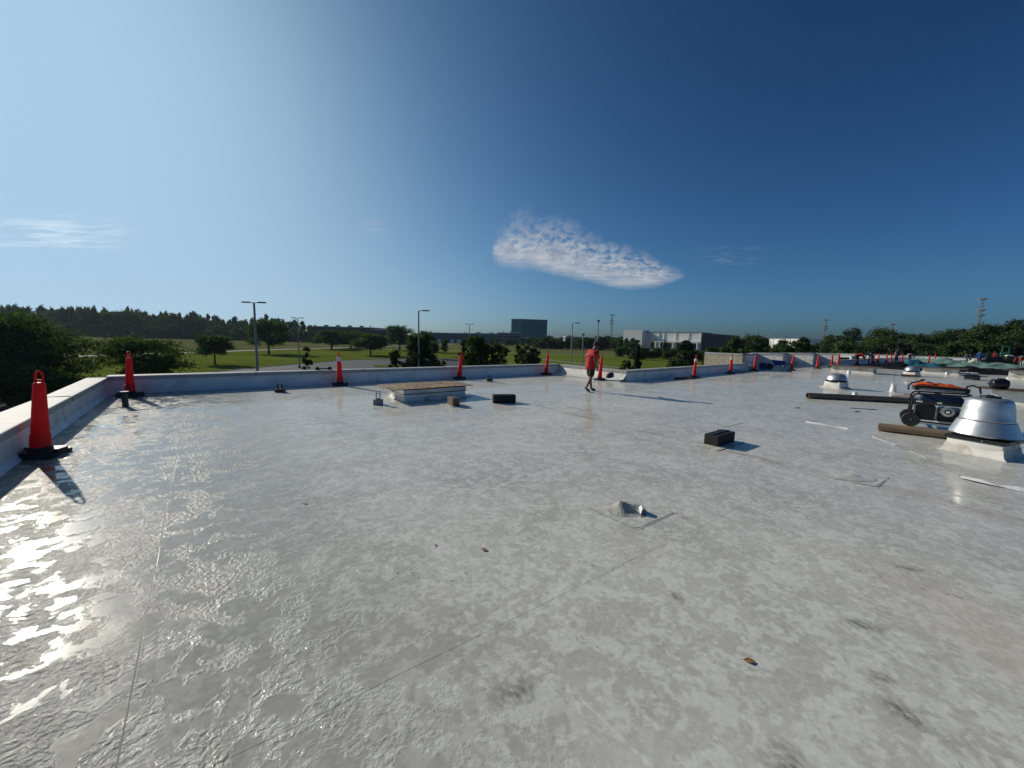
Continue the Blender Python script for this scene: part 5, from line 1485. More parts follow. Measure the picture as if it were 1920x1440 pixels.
for k in range(2):
    g = G(); g.box((-w / 2 + 9 + k * 10, 6, h + 1.6), (2.4, 2.4, 3.0)); g.build('roof_unit', M_PALEW, bt)
# the tall teal block: two faces, panel joints
tx, ty = PX(986, 700), 700
h = ZZ(985, 600, 700) - GZ
bt = thing('teal_block', 'tall windowless teal block building on the horizon, centre', 'building', (PX(956, 700), 700, GZ), 0)
g = G(); A = [(0, 0), (16.5, -9), (PX(1023, 700) - PX(956, 700), 0), (PX(1023, 700) - PX(956, 700) - 6, 40), (4, 40)]
g.prism(A, 0, h); g.build('wall', M_TEAL, bt)
g = G(); g.prism([(x * 1.012 - 0.3, y * 1.01 - 0.3) for x, y in A], h, h + 1.0); g.build('roof_rim', M_DARKW, bt)
for a, b, n in ((A[0], A[1], 3), (A[1], A[2], 6)):
    for k in range(1, n):
        u = k / n; p = (a[0] + (b[0] - a[0]) * u, a[1] + (b[1] - a[1]) * u); g = G(); g.box((p[0], p[1] - 0.1, h / 2), (0.5, 0.5, h - 0.4)); g.build('panel_joint', M_DARKW, bt)
for zf in (0.42, 0.68):
    g = G(); g.box(((A[1][0] + A[2][0]) / 2, (A[1][1] + A[2][1]) / 2 - 0.1, h * zf), (math.dist(A[1], A[2]) - 1, 0.3, 0.4), math.atan2(A[2][1] - A[1][1], A[2][0] - A[1][0])); g.build('panel_joint', M_DARKW, bt)
for x in (5, 12):
    g = G(); g.box((x, -0.55 * x - 0.8, h * 0.47), (1.3, 1.0, 2.4)); g.build('wall_vent', M_WHITE, bt)
g = G(); g.box((34, -3.5, 10.5), (30, 9, 0.7)); g.build('canopy', M_ROOFW, bt)
bt, w, h = box_building('far_shed', 'low white-roofed shed far off between the block and the lamp post', 1058, 1089, 600, 631.8, 1073, M_BEIGE, 30)

# white warehouse with a portico, flank coloured dark for its shade
D = 430
# its front runs back and to the left from the near corner, at 45 degrees, so the low sun just grazes it
PIV = Vector((PX(1311, D), D)); C45 = math.sqrt(0.5)
def front_len(px):
    k = (px - 960) * 0.001378
    return (PIV.x - k * PIV.y) / (C45 * (1 + k))
LEN = front_len(1171)
bt = thing('white_warehouse', 'white warehouse with portico and shaded right flank behind the hedge, right of centre', 'building', (PIV.x - C45 * LEN - 4, PIV.y + C45 * LEN - 4, GZ), R(-45))
def BX(px): return LEN - front_len(px)
H1 = ZZ(1187, 619, 480) - GZ; H2 = ZZ(1300, 624, 440) - GZ
g = G(); g.box((BX(1206) / 2, 8, (H1 + 4.6) / 2 + 0.0), (BX(1206), 18, H1 - 4.6)); g.build('wall', M_PALEW, bt)
g = G(); g.box((BX(1206) / 2, 9.5, 2.3), (BX(1206) - 1, 14, 4.6)); g.build('lower_wall', M_PALEW, bt)
for k in range(4):
    g = G(); g.box((3.2 + 5.0 * k, 2.4, 2.6), (2.2, 0.25, 2.8)); g.build('window', M_GLASS, bt)
g = G(); g.box(((BX(1206) + BX(1311)) / 2, 24, H2 / 2), (BX(1311) - BX(1206), 30, H2)); g.build('wall', M_PALEW, bt)
g = G(); g.box(((BX(1206) + BX(1311)) / 2, 24, H2 + 0.25), (BX(1311) - BX(1206) + 0.8, 30.8, 0.5)); g.build('roof_edge', M_TEAL2, bt)
for px in (1230, 1240, 1262, 1286, 1309):
    g = G(); g.box((BX(px), 8.6, H2 / 2), (1.1, 0.8, H2 - 0.6)); g.build('pilaster', M_ROOFW, bt)
for px0, px1 in ((1241, 1261), (1263, 1284), (1287, 1308)):
    g = G(); g.box(((BX(px0) + BX(px1)) / 2, 8.9, H2 * 0.72), (BX(px1) - BX(px0) - 1.4, 0.25, H2 * 0.42)); g.build('cladding_panel', M_PALEW, bt)
g = G(); g.box(((BX(1228) + BX(1309)) / 2, 4.5, H2 * 0.46), (BX(1309) - BX(1228), 8, 0.9)); g.build('portico_roof', M_ROOFW, bt)
for px in (1230, 1238, 1263, 1286, 1308):
    g = G(); g.box((BX(px), 1.2, H2 * 0.23), (1.3, 1.3, H2 * 0.44)); g.build('column', M_ROOFW, bt)
for px0, px1 in ((1216, 1225), (1230, 1237), (1241, 1254), (1265, 1280), (1288, 1304)):
    g = G(); g.box(((BX(px0) + BX(px1)) / 2, 8.85, H2 * 0.21), (BX(px1) - BX(px0), 0.3, H2 * 0.38)); g.build('window', M_GLASS, bt)
g = G(); g.box((BX(1219), 6.5, H2 * 0.60), (BX(1226) - BX(1212), 4, 0.6)); g.build('door_canopy', M_ROOFW, bt)
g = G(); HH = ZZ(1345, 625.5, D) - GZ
g.box((LEN - 36, 95, H2 / 2 - 0.3), (71, 112, H2 - 0.6)); g.box((LEN + 0.3, 80, H2 / 2 - 0.1), (0.5, 142, H2 - 0.2)); g.build('shaded_flank', M_DARKW, bt)  # shaded side of the white building, its shade given as near-black colour
for k in range(1, 7):
    g = G(); g.box((LEN + 0.6, 9 + 20 * k, H2 / 2 - 0.2), (0.5, 0.6, H2 - 1)); g.build('flank_joint', M_BEIGE, bt)
bt, w, h = box_building('far_grey_hall', 'pale grey flat hall between the hedge and the right-hand trees', 1508, 1556, 420, 637, 1530, M_PALEW, 60)
g = G(); g.box((w * 0.15, -4, 3.2), (w * 0.5, 8, 6.4)); g.build('lean_to', M_BEIGE, bt)

# ------------------------------------------------------------------ trees
def crown_mesh(name, kind, n, leaf, seed, mat, w=1.0, h=1.0):
    """leaf clumps scattered through lobes; w, h are metres; the crown's foot is at z = 0"""
    rs = np.random.RandomState(seed)
    lobes = []
    if kind == 'dome':
        for k in range(60):
            a = rs.uniform(0, 6.283); rr = rs.uniform(0.0, 0.42) ** 0.7; zf = rs.uniform(0.16, 0.82)
            lim = math.sqrt(max(0.05, 1 - ((zf - 0.35) / 0.66) ** 2)) * 0.42
            rr = min(rr, lim); lobes.append((math.cos(a) * rr, math.sin(a) * rr, zf, rs.uniform(0.09, 0.17)))
    elif kind == 'oval':
        for k in range(64):
            a = rs.uniform(0, 6.283); zf = rs.uniform(0.10, 0.92); lim = 0.40 * math.sin(math.pi * min(0.97, zf * 0.85 + 0.12)) ** 0.7
            rr = lim * rs.uniform(0.2, 1.0); lobes.append((math.cos(a) * rr, math.sin(a) * rr, zf, rs.uniform(0.07, 0.15)))
    elif kind == 'open':
        for k in range(34):
            a = rs.uniform(0, 6.283); zf = rs.uniform(0.05, 0.95); rr = rs.uniform(0.05, 0.42) * (1 - 0.55 * zf)
            lobes.append((math.cos(a) * rr, math.sin(a) * rr, zf, rs.uniform(0.07, 0.13)))
    elif kind == 'cone':
        for k in range(60):
            zf = rs.uniform(0.03, 0.97); a = rs.uniform(0, 6.283); rr = (1 - zf) * 0.36 * rs.uniform(0.2, 1)
            lobes.append((math.cos(a) * rr, math.sin(a) * rr, zf * 0.95, 0.09 + 0.07 * (1 - zf)))
    elif kind == 'pine':
        for k in range(20):
            zf = rs.uniform(0.30, 0.95) if k > 4 else rs.uniform(0.05, 0.35); a = rs.uniform(0, 6.283); rr = rs.uniform(0.05, 0.34) * (1.1 - 0.6 * zf)
            lobes.append((math.cos(a) * rr, math.sin(a) * rr, zf, rs.uniform(0.08, 0.15)))
    elif kind == 'mass':
        for k in range(80):
            zf = rs.uniform(0.0, 0.90); a = rs.uniform(0, 6.283); lim = 0.46 if zf < 0.6 else 0.46 * (1.0 - (zf - 0.6) * 1.6)
            rr = lim * rs.uniform(0.1, 1); lobes.append((math.cos(a) * rr, math.sin(a) * rr, zf, rs.uniform(0.08, 0.17)))
    L = np.array(lobes)
    wgt = L[:, 3] ** 2; wgt /= wgt.sum()
    pick = rs.choice(len(L), n, p=wgt)
    d = rs.normal(size=(n, 3)); d /= np.linalg.norm(d, axis=1)[:, None]
    rad = L[pick, 3] * np.minimum(1.75, np.abs(rs.normal(0.0, 0.42, n)) + 0.42)
    # break the lobe outline up
    rad *= 1 + 0.25 * np.sin(d[:, 0] * 7 + L[pick, 2] * 30) * np.sin(d[:, 2] * 6 + pick)
    P = np.empty((n, 3))
    P[:, 0] = (L[pick, 0] + d[:, 0] * rad) * w
    P[:, 1] = (L[pick, 1] + d[:, 1] * rad) * w
    P[:, 2] = (L[pick, 2] + d[:, 2] * rad * (0.85 * min(w, h) / h if h > w else 0.8)) * h
    # each clump: a bent kite of two triangles
    u = rs.normal(size=(n, 3)); u /= np.linalg.norm(u, axis=1)[:, None]
    v = np.cross(u, rs.normal(size=(n, 3))); v /= np.linalg.norm(v, axis=1)[:, None]
    nn = np.cross(u, v)
    s = leaf * rs.uniform(0.55, 1.35, n)[:, None]
    V = np.empty((n, 4, 3))
    V[:, 0] = P - u * s * 0.5; V[:, 1] = P + v * s * 0.34 + nn * s * 0.12; V[:, 2] = P + u * s * 0.5; V[:, 3] = P - v * s * 0.34 + nn * s * 0.12
    V[:, :, 2] = np.maximum(V[:, :, 2], 0.0)
    me = bpy.data.meshes.new(name)
    me.vertices.add(n * 4); me.loops.add(n * 4); me.polygons.add(n)
    me.vertices.foreach_set('co', V.reshape(-1).astype(np.float32))
    me.loops.foreach_set('vertex_index', np.arange(n * 4, dtype=np.int32))
    me.polygons.foreach_set('loop_start', np.arange(0, n * 4, 4, dtype=np.int32))
    me.polygons.foreach_set('loop_total', np.full(n, 4, dtype=np.int32))
    me.materials.append(mat)
    me.update(calc_edges=True)
    return me, L

def trunk_mesh(name, L, w, h, base_h, r, seed):
    """tapered trunk from the ground to the crown with limbs reaching to the lobes; z = 0 is the ground"""
    rnd = random.Random(seed)
    g = G()
    pts = [(0, 0, 0)]; n = 6
    for i in range(1, n + 1):
        f = i / n; pts.append((rnd.uniform(-1, 1) * 0.02 * w * f, rnd.uniform(-1, 1) * 0.02 * w * f, (base_h + h * 0.75) * f))
    rr = [r * 1.35] + [r * (1 - 0.75 * i / n) for i in range(1, n + 1)]
    g.tube(pts, rr, 7)
    idx = list(range(len(L))); rnd.shuffle(idx)
    for k in idx[:8]:
        x, y, z = L[k, 0] * w, L[k, 1] * w, base_h + L[k, 2] * h
        z0 = base_h * 0.8 + max(0.0, (z - base_h)) * 0.45
        g.tube([(0, 0, z0), (x * 0.5, y * 0.5, z0 + (z - z0) * 0.6), (x, y, z)], [r * 0.38, r * 0.24, r * 0.08], 5)
    me = bpy.data.meshes.new(name)
    me.from_pydata(g.v, [], g.f); me.materials.append(M_BARK)
    return me

def tree(name, label, px, depth, wpx, ytop, kind, n, leaf, seed, mat, trunk=0.22, r=None, cat='tree', group=None, ydepth=0, ybot=None):
    """stands on the ground at a bearing and a distance; width and top are measured, then turned into metres"""
    X = PX(px, depth); w = wpx * depth * 0.001378; H = ZZ(px, ytop, depth) - GZ
    base_h = H * trunk; h = H - base_h
    t = thing(name, label, cat, (X, depth, GZ), 0, group)
    me, L = crown_mesh('crown', kind, n, leaf, seed, mat, w, h)
    c = bpy.data.objects.new('crown', me); COL.objects.link(c); c.parent = t; c.location = (0, 0, base_h)
    tm = trunk_mesh('trunk', L, w, h, base_h, r or max(0.08, w * 0.028), seed)
    o = bpy.data.objects.new('trunk', tm); COL.objects.link(o); o.parent = t
    return t

tree('large_tree', 'biggest dark tree at the left edge, hanging over the lower roof wing', -5, 44, 275, 583, 'mass', 26000, 0.34, 11, M_LEAF_D, trunk=0.06, r=0.35)
tree('large_tree', 'lower dark bough tree below the biggest one at the left edge', 20, 38, 120, 672, 'dome', 9000, 0.28, 12, M_LEAF_M, trunk=0.15)
tree('broad_tree', 'broad bushy tree behind the far left corner cone', 248, 50, 186, 631, 'mass', 22000, 0.30, 13, M_LEAF_M, trunk=0.05, r=0.25)
tree('broad_tree', 'small dark round tree on the lawn, left of the tallest lamp post', 397, 100, 62, 624, 'dome', 9000, 0.40, 14, M_LEAF_D, trunk=0.20)
tree('oak_tree', 'round oak with a clear trunk just right of the tallest lamp post', 500, 156, 66, 594, 'dome', 9000, 0.62, 15, M_LEAF_D, trunk=0.16)
tree('sapling', 'thin open sapling in front of the thinner twin-head lamp post', 571, 52, 30, 645, 'open', 3200, 0.20, 16, M_LEAF_M, trunk=0.08, r=0.05)
tree('oak_tree', 'leftmost of the three wide oaks in front of the brown building', 619, 220, 62, 616, 'dome', 8000, 0.8, 17, M_LEAF_D, trunk=0.14)
tree('oak_tree', 'middle wide oak behind the others, in front of the brown building', 655, 245, 66, 617, 'dome', 7000, 0.8, 18, M_LEAF_D, trunk=0.10)
tree('oak_tree', 'nearest wide oak with a short clear trunk, in front of the brown building', 692, 164, 62, 623, 'dome', 9000, 0.62, 19, M_LEAF_D, trunk=0.22)
tree('tall_tree', 'taller rounded tree behind the single-head lamp post, left side', 747, 235, 56, 606, 'dome', 7000, 0.8, 20, M_LEAF_D, trunk=0.12)
tree('tall_tree', 'second rounded tree behind the dark tree left of centre', 795, 215, 44, 621, 'dome', 5000, 0.8, 21, M_LEAF_D, trunk=0.15)
tree('shrub', 'light yellow-green shrub left of the dark tree at the back parapet', 736, 60, 46, 655, 'open', 5200, 0.27, 22, M_LEAF_Y, trunk=0.04, r=0.06, cat='shrub')
tree('broad_tree', 'dark leafy tree behind the particle-board hatch, left of centre', 784, 60, 74, 623, 'oval', 15000, 0.32, 23, M_LEAF_D, trunk=0.05, r=0.18)
tree('shrub', 'low dark shrub right of that leafy tree', 820, 62, 34, 668, 'dome', 4000, 0.30, 24, M_LEAF_D, trunk=0.05, cat='shrub')
tree('small_tree', 'tiny lollipop tree alone on the lawn, left of the dense green tree', 832, 172, 19, 635, 'oval', 2600, 0.5, 25, M_LEAF_D, trunk=0.25)
tree('small_tree', 'small dark tree touching the leafy tree, on the lawn beyond', 808, 150, 26, 637, 'dome', 3000, 0.5, 26, M_LEAF_D, trunk=0.22)
tree('broad_tree', 'dense green tree beside the fourth cone, centre', 893, 70, 56, 626, 'oval', 15000, 0.36, 27, M_LEAF_M, trunk=0.05, r=0.16)
tree('small_tree', 'narrow dark tree just left of the dense green one', 868, 90, 22, 634, 'oval', 4000, 0.4, 28, M_LEAF_D, trunk=0.08)
tree('broad_tree', 'dark tree behind the light shrubs, centre', 925, 85, 40, 636, 'dome', 8000, 0.42, 29, M_LEAF_D, trunk=0.08)
tree('shrub', 'light yellow-green shrub, left one of two at the centre of the back parapet', 944, 62, 34, 649, 'open', 5600, 0.27, 30, M_LEAF_Y, trunk=0.03, r=0.07, cat='shrub')
tree('shrub', 'light yellow-green shrub, right one of two at the centre of the back parapet', 972, 64, 32, 645, 'open', 5200, 0.27, 31, M_LEAF_Y, trunk=0.03, r=0.07, cat='shrub')
tree('broad_tree', 'dark rounded tree left of the cone in the stepped corner', 993, 78, 38, 639, 'dome', 9000, 0.38, 32, M_LEAF_D, trunk=0.12)
tree('conifer', 'dark cone-shaped conifer right of the man in red', 1194, 72, 34, 641, 'cone', 11000, 0.30, 33, M_LEAF_P, trunk=0.03, r=0.14)
tree('shrub', 'small round bush at the left foot of the dark conifer', 1174, 74, 20, 666, 'dome', 3500, 0.30, 34, M_LEAF_D, trunk=0.03, cat='shrub')
tree('broad_tree', 'bushy tree behind the low parapet left of the leaning white-collared cone', 1270, 72, 36, 664, 'dome', 6000, 0.32, 35, M_LEAF_D, trunk=0.04)
tree('tall_tree', 'dark rounded tree in front of the white warehouse portico', 1286, 100, 36, 634, 'oval', 9000, 0.42, 36, M_LEAF_P, trunk=0.08)
tree('tall_tree', 'dark tree at the left end of the thicket by the tan wall', 1333, 95, 34, 648, 'oval', 8000, 0.42, 37, M_LEAF_D, trunk=0.04)
hed = [(1352, 110, 40, 644, M_LEAF_M), (1378, 125, 40, 630, M_LEAF_Y), (1408, 140, 50, 620, M_LEAF_D), (1428, 170, 30, 632, M_LEAF_M), (1446, 120, 34, 646, M_LEAF_M), (1466, 150, 34, 637, M_LEAF_D), (1486, 125, 34, 632, M_LEAF_M), (1503, 130, 30, 629, M_LEAF_D), (1394, 105, 34, 650, M_LEAF_M), (1516, 165, 34, 640, M_LEAF_D), (1530, 180, 26, 648, M_LEAF_M)]
for i, (px, d, w_, yt, mt) in enumerate(hed):
    tree('thicket_tree', ['mid-green low tree at the left end of the thicket, above the tan wall', 'yellow-green tree in front of the shaded warehouse flank', 'tallest dark tree of the thicket behind the tall white walls', 'tree squeezed behind the tallest one of the thicket', 'low tree above the first white fin wall', 'dark tree behind the four thin poles', 'tree above the wheelbarrow', 'peaked tree at the right end of the thicket', 'low bushy tree between the yellow-green and tallest ones', 'dark bush in front of the pale grey hall', 'small bush right of the peaked tree'][i],
         px, d, w_ * 1.15, yt, ['dome', 'oval', 'dome', 'oval', 'dome', 'oval', 'dome', 'oval', 'dome', 'dome', 'dome'][i], 7000, 0.5, 40 + i, mt, trunk=0.04, group='trees of the thicket behind the tall walls')
rt = [(1566, 130, 44, 619), (1592, 150, 54, 612), (1618, 165, 44, 622), (1644, 140, 56, 613), (1674, 135, 44, 614), (1700, 160, 36, 624), (1712, 125, 40, 612), (1740, 170, 40, 624), (1758, 125, 50, 609), (1786, 135, 44, 611), (1808, 120, 56, 606), (1838, 115, 60, 602), (1872, 120, 64, 601), (1905, 110, 70, 596), (1940, 105, 70, 594), (1580, 105, 46, 640), (1626, 110, 50, 642), (1680, 105, 50, 640), (1730, 100, 50, 642), (1785, 95, 50, 640), (1835, 92, 52, 640), (1890, 88, 56, 640)]
posn = ['leftmost dark tree of the right-hand wood, beside the grey hall', 'rounded tall tree second from the left of the right-hand wood', 'tree in the first dip of the right-hand wood', 'broad tree left of the short lattice mast', 'tree just right of the short lattice mast', 'tree in the gap above the standing worker', 'tree above the bending worker in white', 'low background tree in the second gap of the wood', 'knobbly tree above the two cones by the green sheets', 'tree with an open crown left of the tallest mast', 'tree directly below the tallest mast', 'broad tree right of the tallest mast', 'wide tree above the green hoist', 'high tree near the right edge of the wood', 'last high tree, cut by the right edge']
mats = [M_LEAF_D, M_LEAF_P, M_LEAF_D, M_LEAF_M]
kinds = ['dome', 'oval', 'dome', 'mass']
for i, (px, d, w_, yt) in enumerate(rt):
    lab = posn[i] if i < len(posn) else ['front bush below the leftmost trees of the right-hand wood', 'front bush above the stooping pair', 'front bush behind the standing worker', 'front bush behind the two far cones', 'front bush behind the crouching worker', 'front bush behind the blue and red workers', 'front bush behind the green hoist'][i - len(posn)]
    tree('wood_tree', lab, px, d, w_ * 1.2, yt, kinds[i % 4] if i < 15 else 'mass', 9000, 0.46, 60 + i, mats[i % 4], trunk=0.03, group='trees of the dark wood on the right')

# shared crowns for distant rows
protos = []
for k, (kind, mt) in enumerate([('dome', M_LEAF_D), ('oval', M_LEAF_D), ('pine', M_LEAF_P), ('mass', M_LEAF_D), ('oval', M_LEAF_P), ('dome', M_LEAF_M)]):
    me, L = crown_mesh('crown', kind, 2600, 0.085, 100 + k, mt, 1.0, 1.0)
    protos.append((me, trunk_mesh('trunk', L, 1.0, 1.0, 0.0, 0.03, k)))
def far_tree(x, y, w, h, k, rz, label, group, name='distant_tree', trunk=0.06):
    me, tm = protos[k]
    t = thing(name, label, 'tree', (x, y, GZ), rz, group)
    c = bpy.data.objects.new('crown', me); COL.objects.link(c); c.parent = t; c.location = (0, 0, h * trunk); c.scale = (w, w, h * (1 - trunk))
    o = bpy.data.objects.new('trunk', tm); COL.objects.link(o); o.parent = t; o.scale = (w, w, h)
rnd = random.Random(21)
# the wood along the far left field: top edge read off the photograph
top = [(-60, 572), (0, 577), (30, 574), (60, 579), (95, 576), (120, 574), (165, 571), (185, 579), (215, 577), (245, 577), (265, 582), (300, 585), (330, 584), (345, 586), (372, 590), (400, 594), (430, 596), (460, 595), (490, 594), (520, 596), (545, 600), (575, 605), (600, 607)]
def topy(px):
    for (a, ya), (b, yb) in zip(top[:-1], top[1:]):
        if a <= px <= b: return ya + (yb - ya) * (px - a) / (b - a)
    return top[-1][1]
px = -60
while px < 596:
    for row in range(2):
        d = 395 + row * 32 + rnd.uniform(-8, 8) + max(0, (px - 300)) * 0.1
        p = px + rnd.uniform(-4, 4)
        yt = topy(min(590, max(-60, p))) + rnd.uniform(-4, 6) + (6 if row == 0 else 0)
        h = ZZ(p, yt, d) - GZ
        far_tree(PX(p, d), d, rnd.uniform(9, 14), h, rnd.choice([0, 1, 2, 3, 3, 4]), rnd.uniform(0, 6.28), 'tall dark tree in the dense wood beyond the far left field', 'trees of the dense wood beyond the left field', 'forest_tree', 0.02)
    px += rnd.uniform(9, 13)
# low bushes that close the foot of the wood
for i in range(34):
    p = -50 + i * 19 + rnd.uniform(-5, 5); d = 384 + rnd.uniform(-6, 6)
    far_tree(PX(p, d), d, rnd.uniform(13, 18), rnd.uniform(9, 15), 3, rnd.uniform(0, 6), 'low dark bush at the foot of the dense left wood', 'bushes at the foot of the left wood', 'forest_bush', 0.0)
# horizon row across the middle
px = 600
while px < 1180:
    d = rnd.uniform(760, 960)
    yt = 620 + (px - 600) * 0.0225 + rnd.uniform(-4, 5)
    if 1000 < px: yt += 1
    far_tree(PX(px, d), d, rnd.uniform(20, 34), ZZ(px, yt, d) - GZ, rnd.choice([0, 1, 3, 4]), rnd.uniform(0, 6), 'distant tree on the horizon behind the warehouses', 'distant trees on the middle horizon', 'distant_tree', 0.0)
    px += rnd.uniform(9, 15)
# hedge-like row behind the right lawn
px = 1003
while px < 1190:
    d = rnd.uniform(345, 385)
    yt = 635 + rnd.uniform(-3, 6) + (-6 if 1095 < px < 1145 else 0) + (2 if px > 1160 else 0)
    far_tree(PX(px, d), d, rnd.uniform(9, 14), ZZ(px, yt, d) - GZ, rnd.choice([0, 1, 3, 4, 5]), rnd.uniform(0, 6), 'dark tree in the row across the end of the right-hand lawn', 'row of trees at the end of the right lawn', 'field_tree', 0.0)
    px += rnd.uniform(6, 9)
px = 1160
while px < 1350:
    d = rnd.uniform(185, 230)
    yt = 652 + rnd.uniform(-5, 5)
    far_tree(PX(px, d), d, rnd.uniform(5, 8), ZZ(px, yt, d) - GZ, rnd.choice([0, 3, 5, 5]), rnd.uniform(0, 6), 'scrubby bush in the band before the white warehouse', 'scrub before the white warehouse', 'scrub_bush', 0.0)
    px += rnd.uniform(7, 10)
for i, (p, d, w_, yt, k) in enumerate([(1172, 260, 16, 634, 1), (1183, 230, 14, 640, 0), (1245, 200, 12, 640, 1), (1160, 300, 14, 632, 0)]):
    far_tree(PX(p, d), d, w_ * d * .00138, ZZ(p, yt, d) - GZ, k, i, ['dark tree left of the white warehouse, the nearer one', 'small dark tree below the left corner of the white warehouse', 'slender tree in front of the warehouse columns', 'dark tree left of the white warehouse, the farther one'][i], None, 'field_tree', 0.02)
# small yard trees in front of the teal buildings, sheds and cars are lost in them
for i in range(9):
    p = 905 + i * 14 + rnd.uniform(-3, 3); d = 470 + rnd.uniform(-10, 10)
    far_tree(PX(p, d), d, 9, ZZ(p, 632 + rnd.uniform(-1, 3), d) - GZ, rnd.choice([0, 3]), i, 'small dark yard tree in front of the teal buildings', 'yard trees in front of the teal buildings', 'yard_tree', 0.02)
for i, (p, yt) in enumerate([(1000, 631), (1015, 634), (1030, 633), (1043, 634), (1100, 632), (1130, 633), (1155, 634)]):
    d = 520; far_tree(PX(p, d), d, 20, ZZ(p, yt, d) - GZ, i % 4, i, 'distant tree clump behind the right lawn row', 'clumps behind the right lawn row', 'distant_tree', 0.0)
# low scrub closing the far ends right of the warehouse
for i in range(22):
    p = 1340 + i * 30; d = 210 + (i % 3) * 14
    far_tree(PX(p, d), d, 12, ZZ(p, 650 + 0.02 * (p - 1340), d) - GZ, 3, i, 'background bush filling the wood on the right', 'background bushes of the right-hand wood', 'wood_bush', 0.0)

# ------------------------------------------------------------------ clouds: thin high sheets lit by the sun
def cloud(name, label, corners, zc, fnodes, nx=40, ny=24, dens=1.0, fwd=0.0, ior=1.6):
    g = G()
    a, b, c, d = [Vector(p) for p in corners]
    for j in range(ny + 1):
        for i in range(nx + 1):
            u, v = i / nx, j / ny
            p = a.lerp(b, u).lerp(d.lerp(c, u), v)
            z = zc + 60 * mnoise.noise(Vector((p.x / 400, p.y / 400, 1.7)))
            g.v.append((p.x, p.y, z))
    for j in range(ny):
        for i in range(nx):
            q = j * (nx + 1) + i; g.f.append((q, q + 1, q + nx + 2, q + nx + 1))
    m = bpy.data.materials.new(name + '_vapour'); m.use_nodes = True
    nt = m.node_tree
    for n_ in list(nt.nodes): nt.nodes.remove(n_)
    out = N(nt, 'ShaderNodeOutputMaterial'); tr = N(nt, 'ShaderNodeBsdfTransparent'); tl = N(nt, 'ShaderNodeBsdfTranslucent'); df = N(nt, 'ShaderNodeBsdfDiffuse')
    tl.inputs[0].default_value = (0.98, 0.98, 0.98, 1); df.inputs[0].default_value = (0.9, 0.9, 0.9, 1)
    ms = N(nt, 'ShaderNodeMixShader'); ms.inputs[0].default_value = 0.08; nt.links.new(tl.outputs[0], ms.inputs[1]); nt.links.new(df.outputs[0], ms.inputs[2])
    # thin cloud scatters mostly forwards: a very rough, barely bending transmission lobe
    rf = N(nt, 'ShaderNodeBsdfRefraction'); rf.inputs['Roughness'].default_value = 0.75; rf.inputs['IOR'].default_value = ior; rf.inputs[0].default_value = (0.97, 0.97, 0.97, 1)
    m4 = N(nt, 'ShaderNodeMixShader'); m4.inputs[0].default_value = fwd; nt.links.new(ms.outputs[0], m4.inputs[1]); nt.links.new(rf.outputs[0], m4.inputs[2])
    mm = N(nt, 'ShaderNodeMixShader'); nt.links.new(tr.outputs[0], mm.inputs[1]); nt.links.new(m4.outputs[0], mm.inputs[2])
    uvn = N(nt, 'ShaderNodeUVMap'); uvn.uv_map = 'uv'
    alpha = fnodes(nt, uvn.outputs[0])
    nt.links.new(math_n(nt, 'MULTIPLY', alpha, dens, clamp=True), mm.inputs[0]); nt.links.new(mm.outputs[0], out.inputs[0])
    me = bpy.data.meshes.new(name); me.from_pydata(g.v, [], g.f)
    uv = me.uv_layers.new(name='uv')
    for pl in me.polygons:
        pl.use_smooth = True
        for li, vi in zip(pl.loop_indices, pl.vertices):
            uv.data[li].uv = ((vi % (nx + 1)) / nx, (vi // (nx + 1)) / ny)
    me.materials.append(m)
    o = bpy.data.objects.new(name, me); COL.objects.link(o)
    return fix(o, label, 'cloud')

CZ = 2400.0
def sky_pt(px, y):
    """point of the cloud layer seen at this bearing and elevation"""
    d = (_f * 721 + _r * (px - 960) + _u * (720 - y)); k = (CZ - CAM_H) / d.z
    return (d.x * k, d.y * k, CZ)

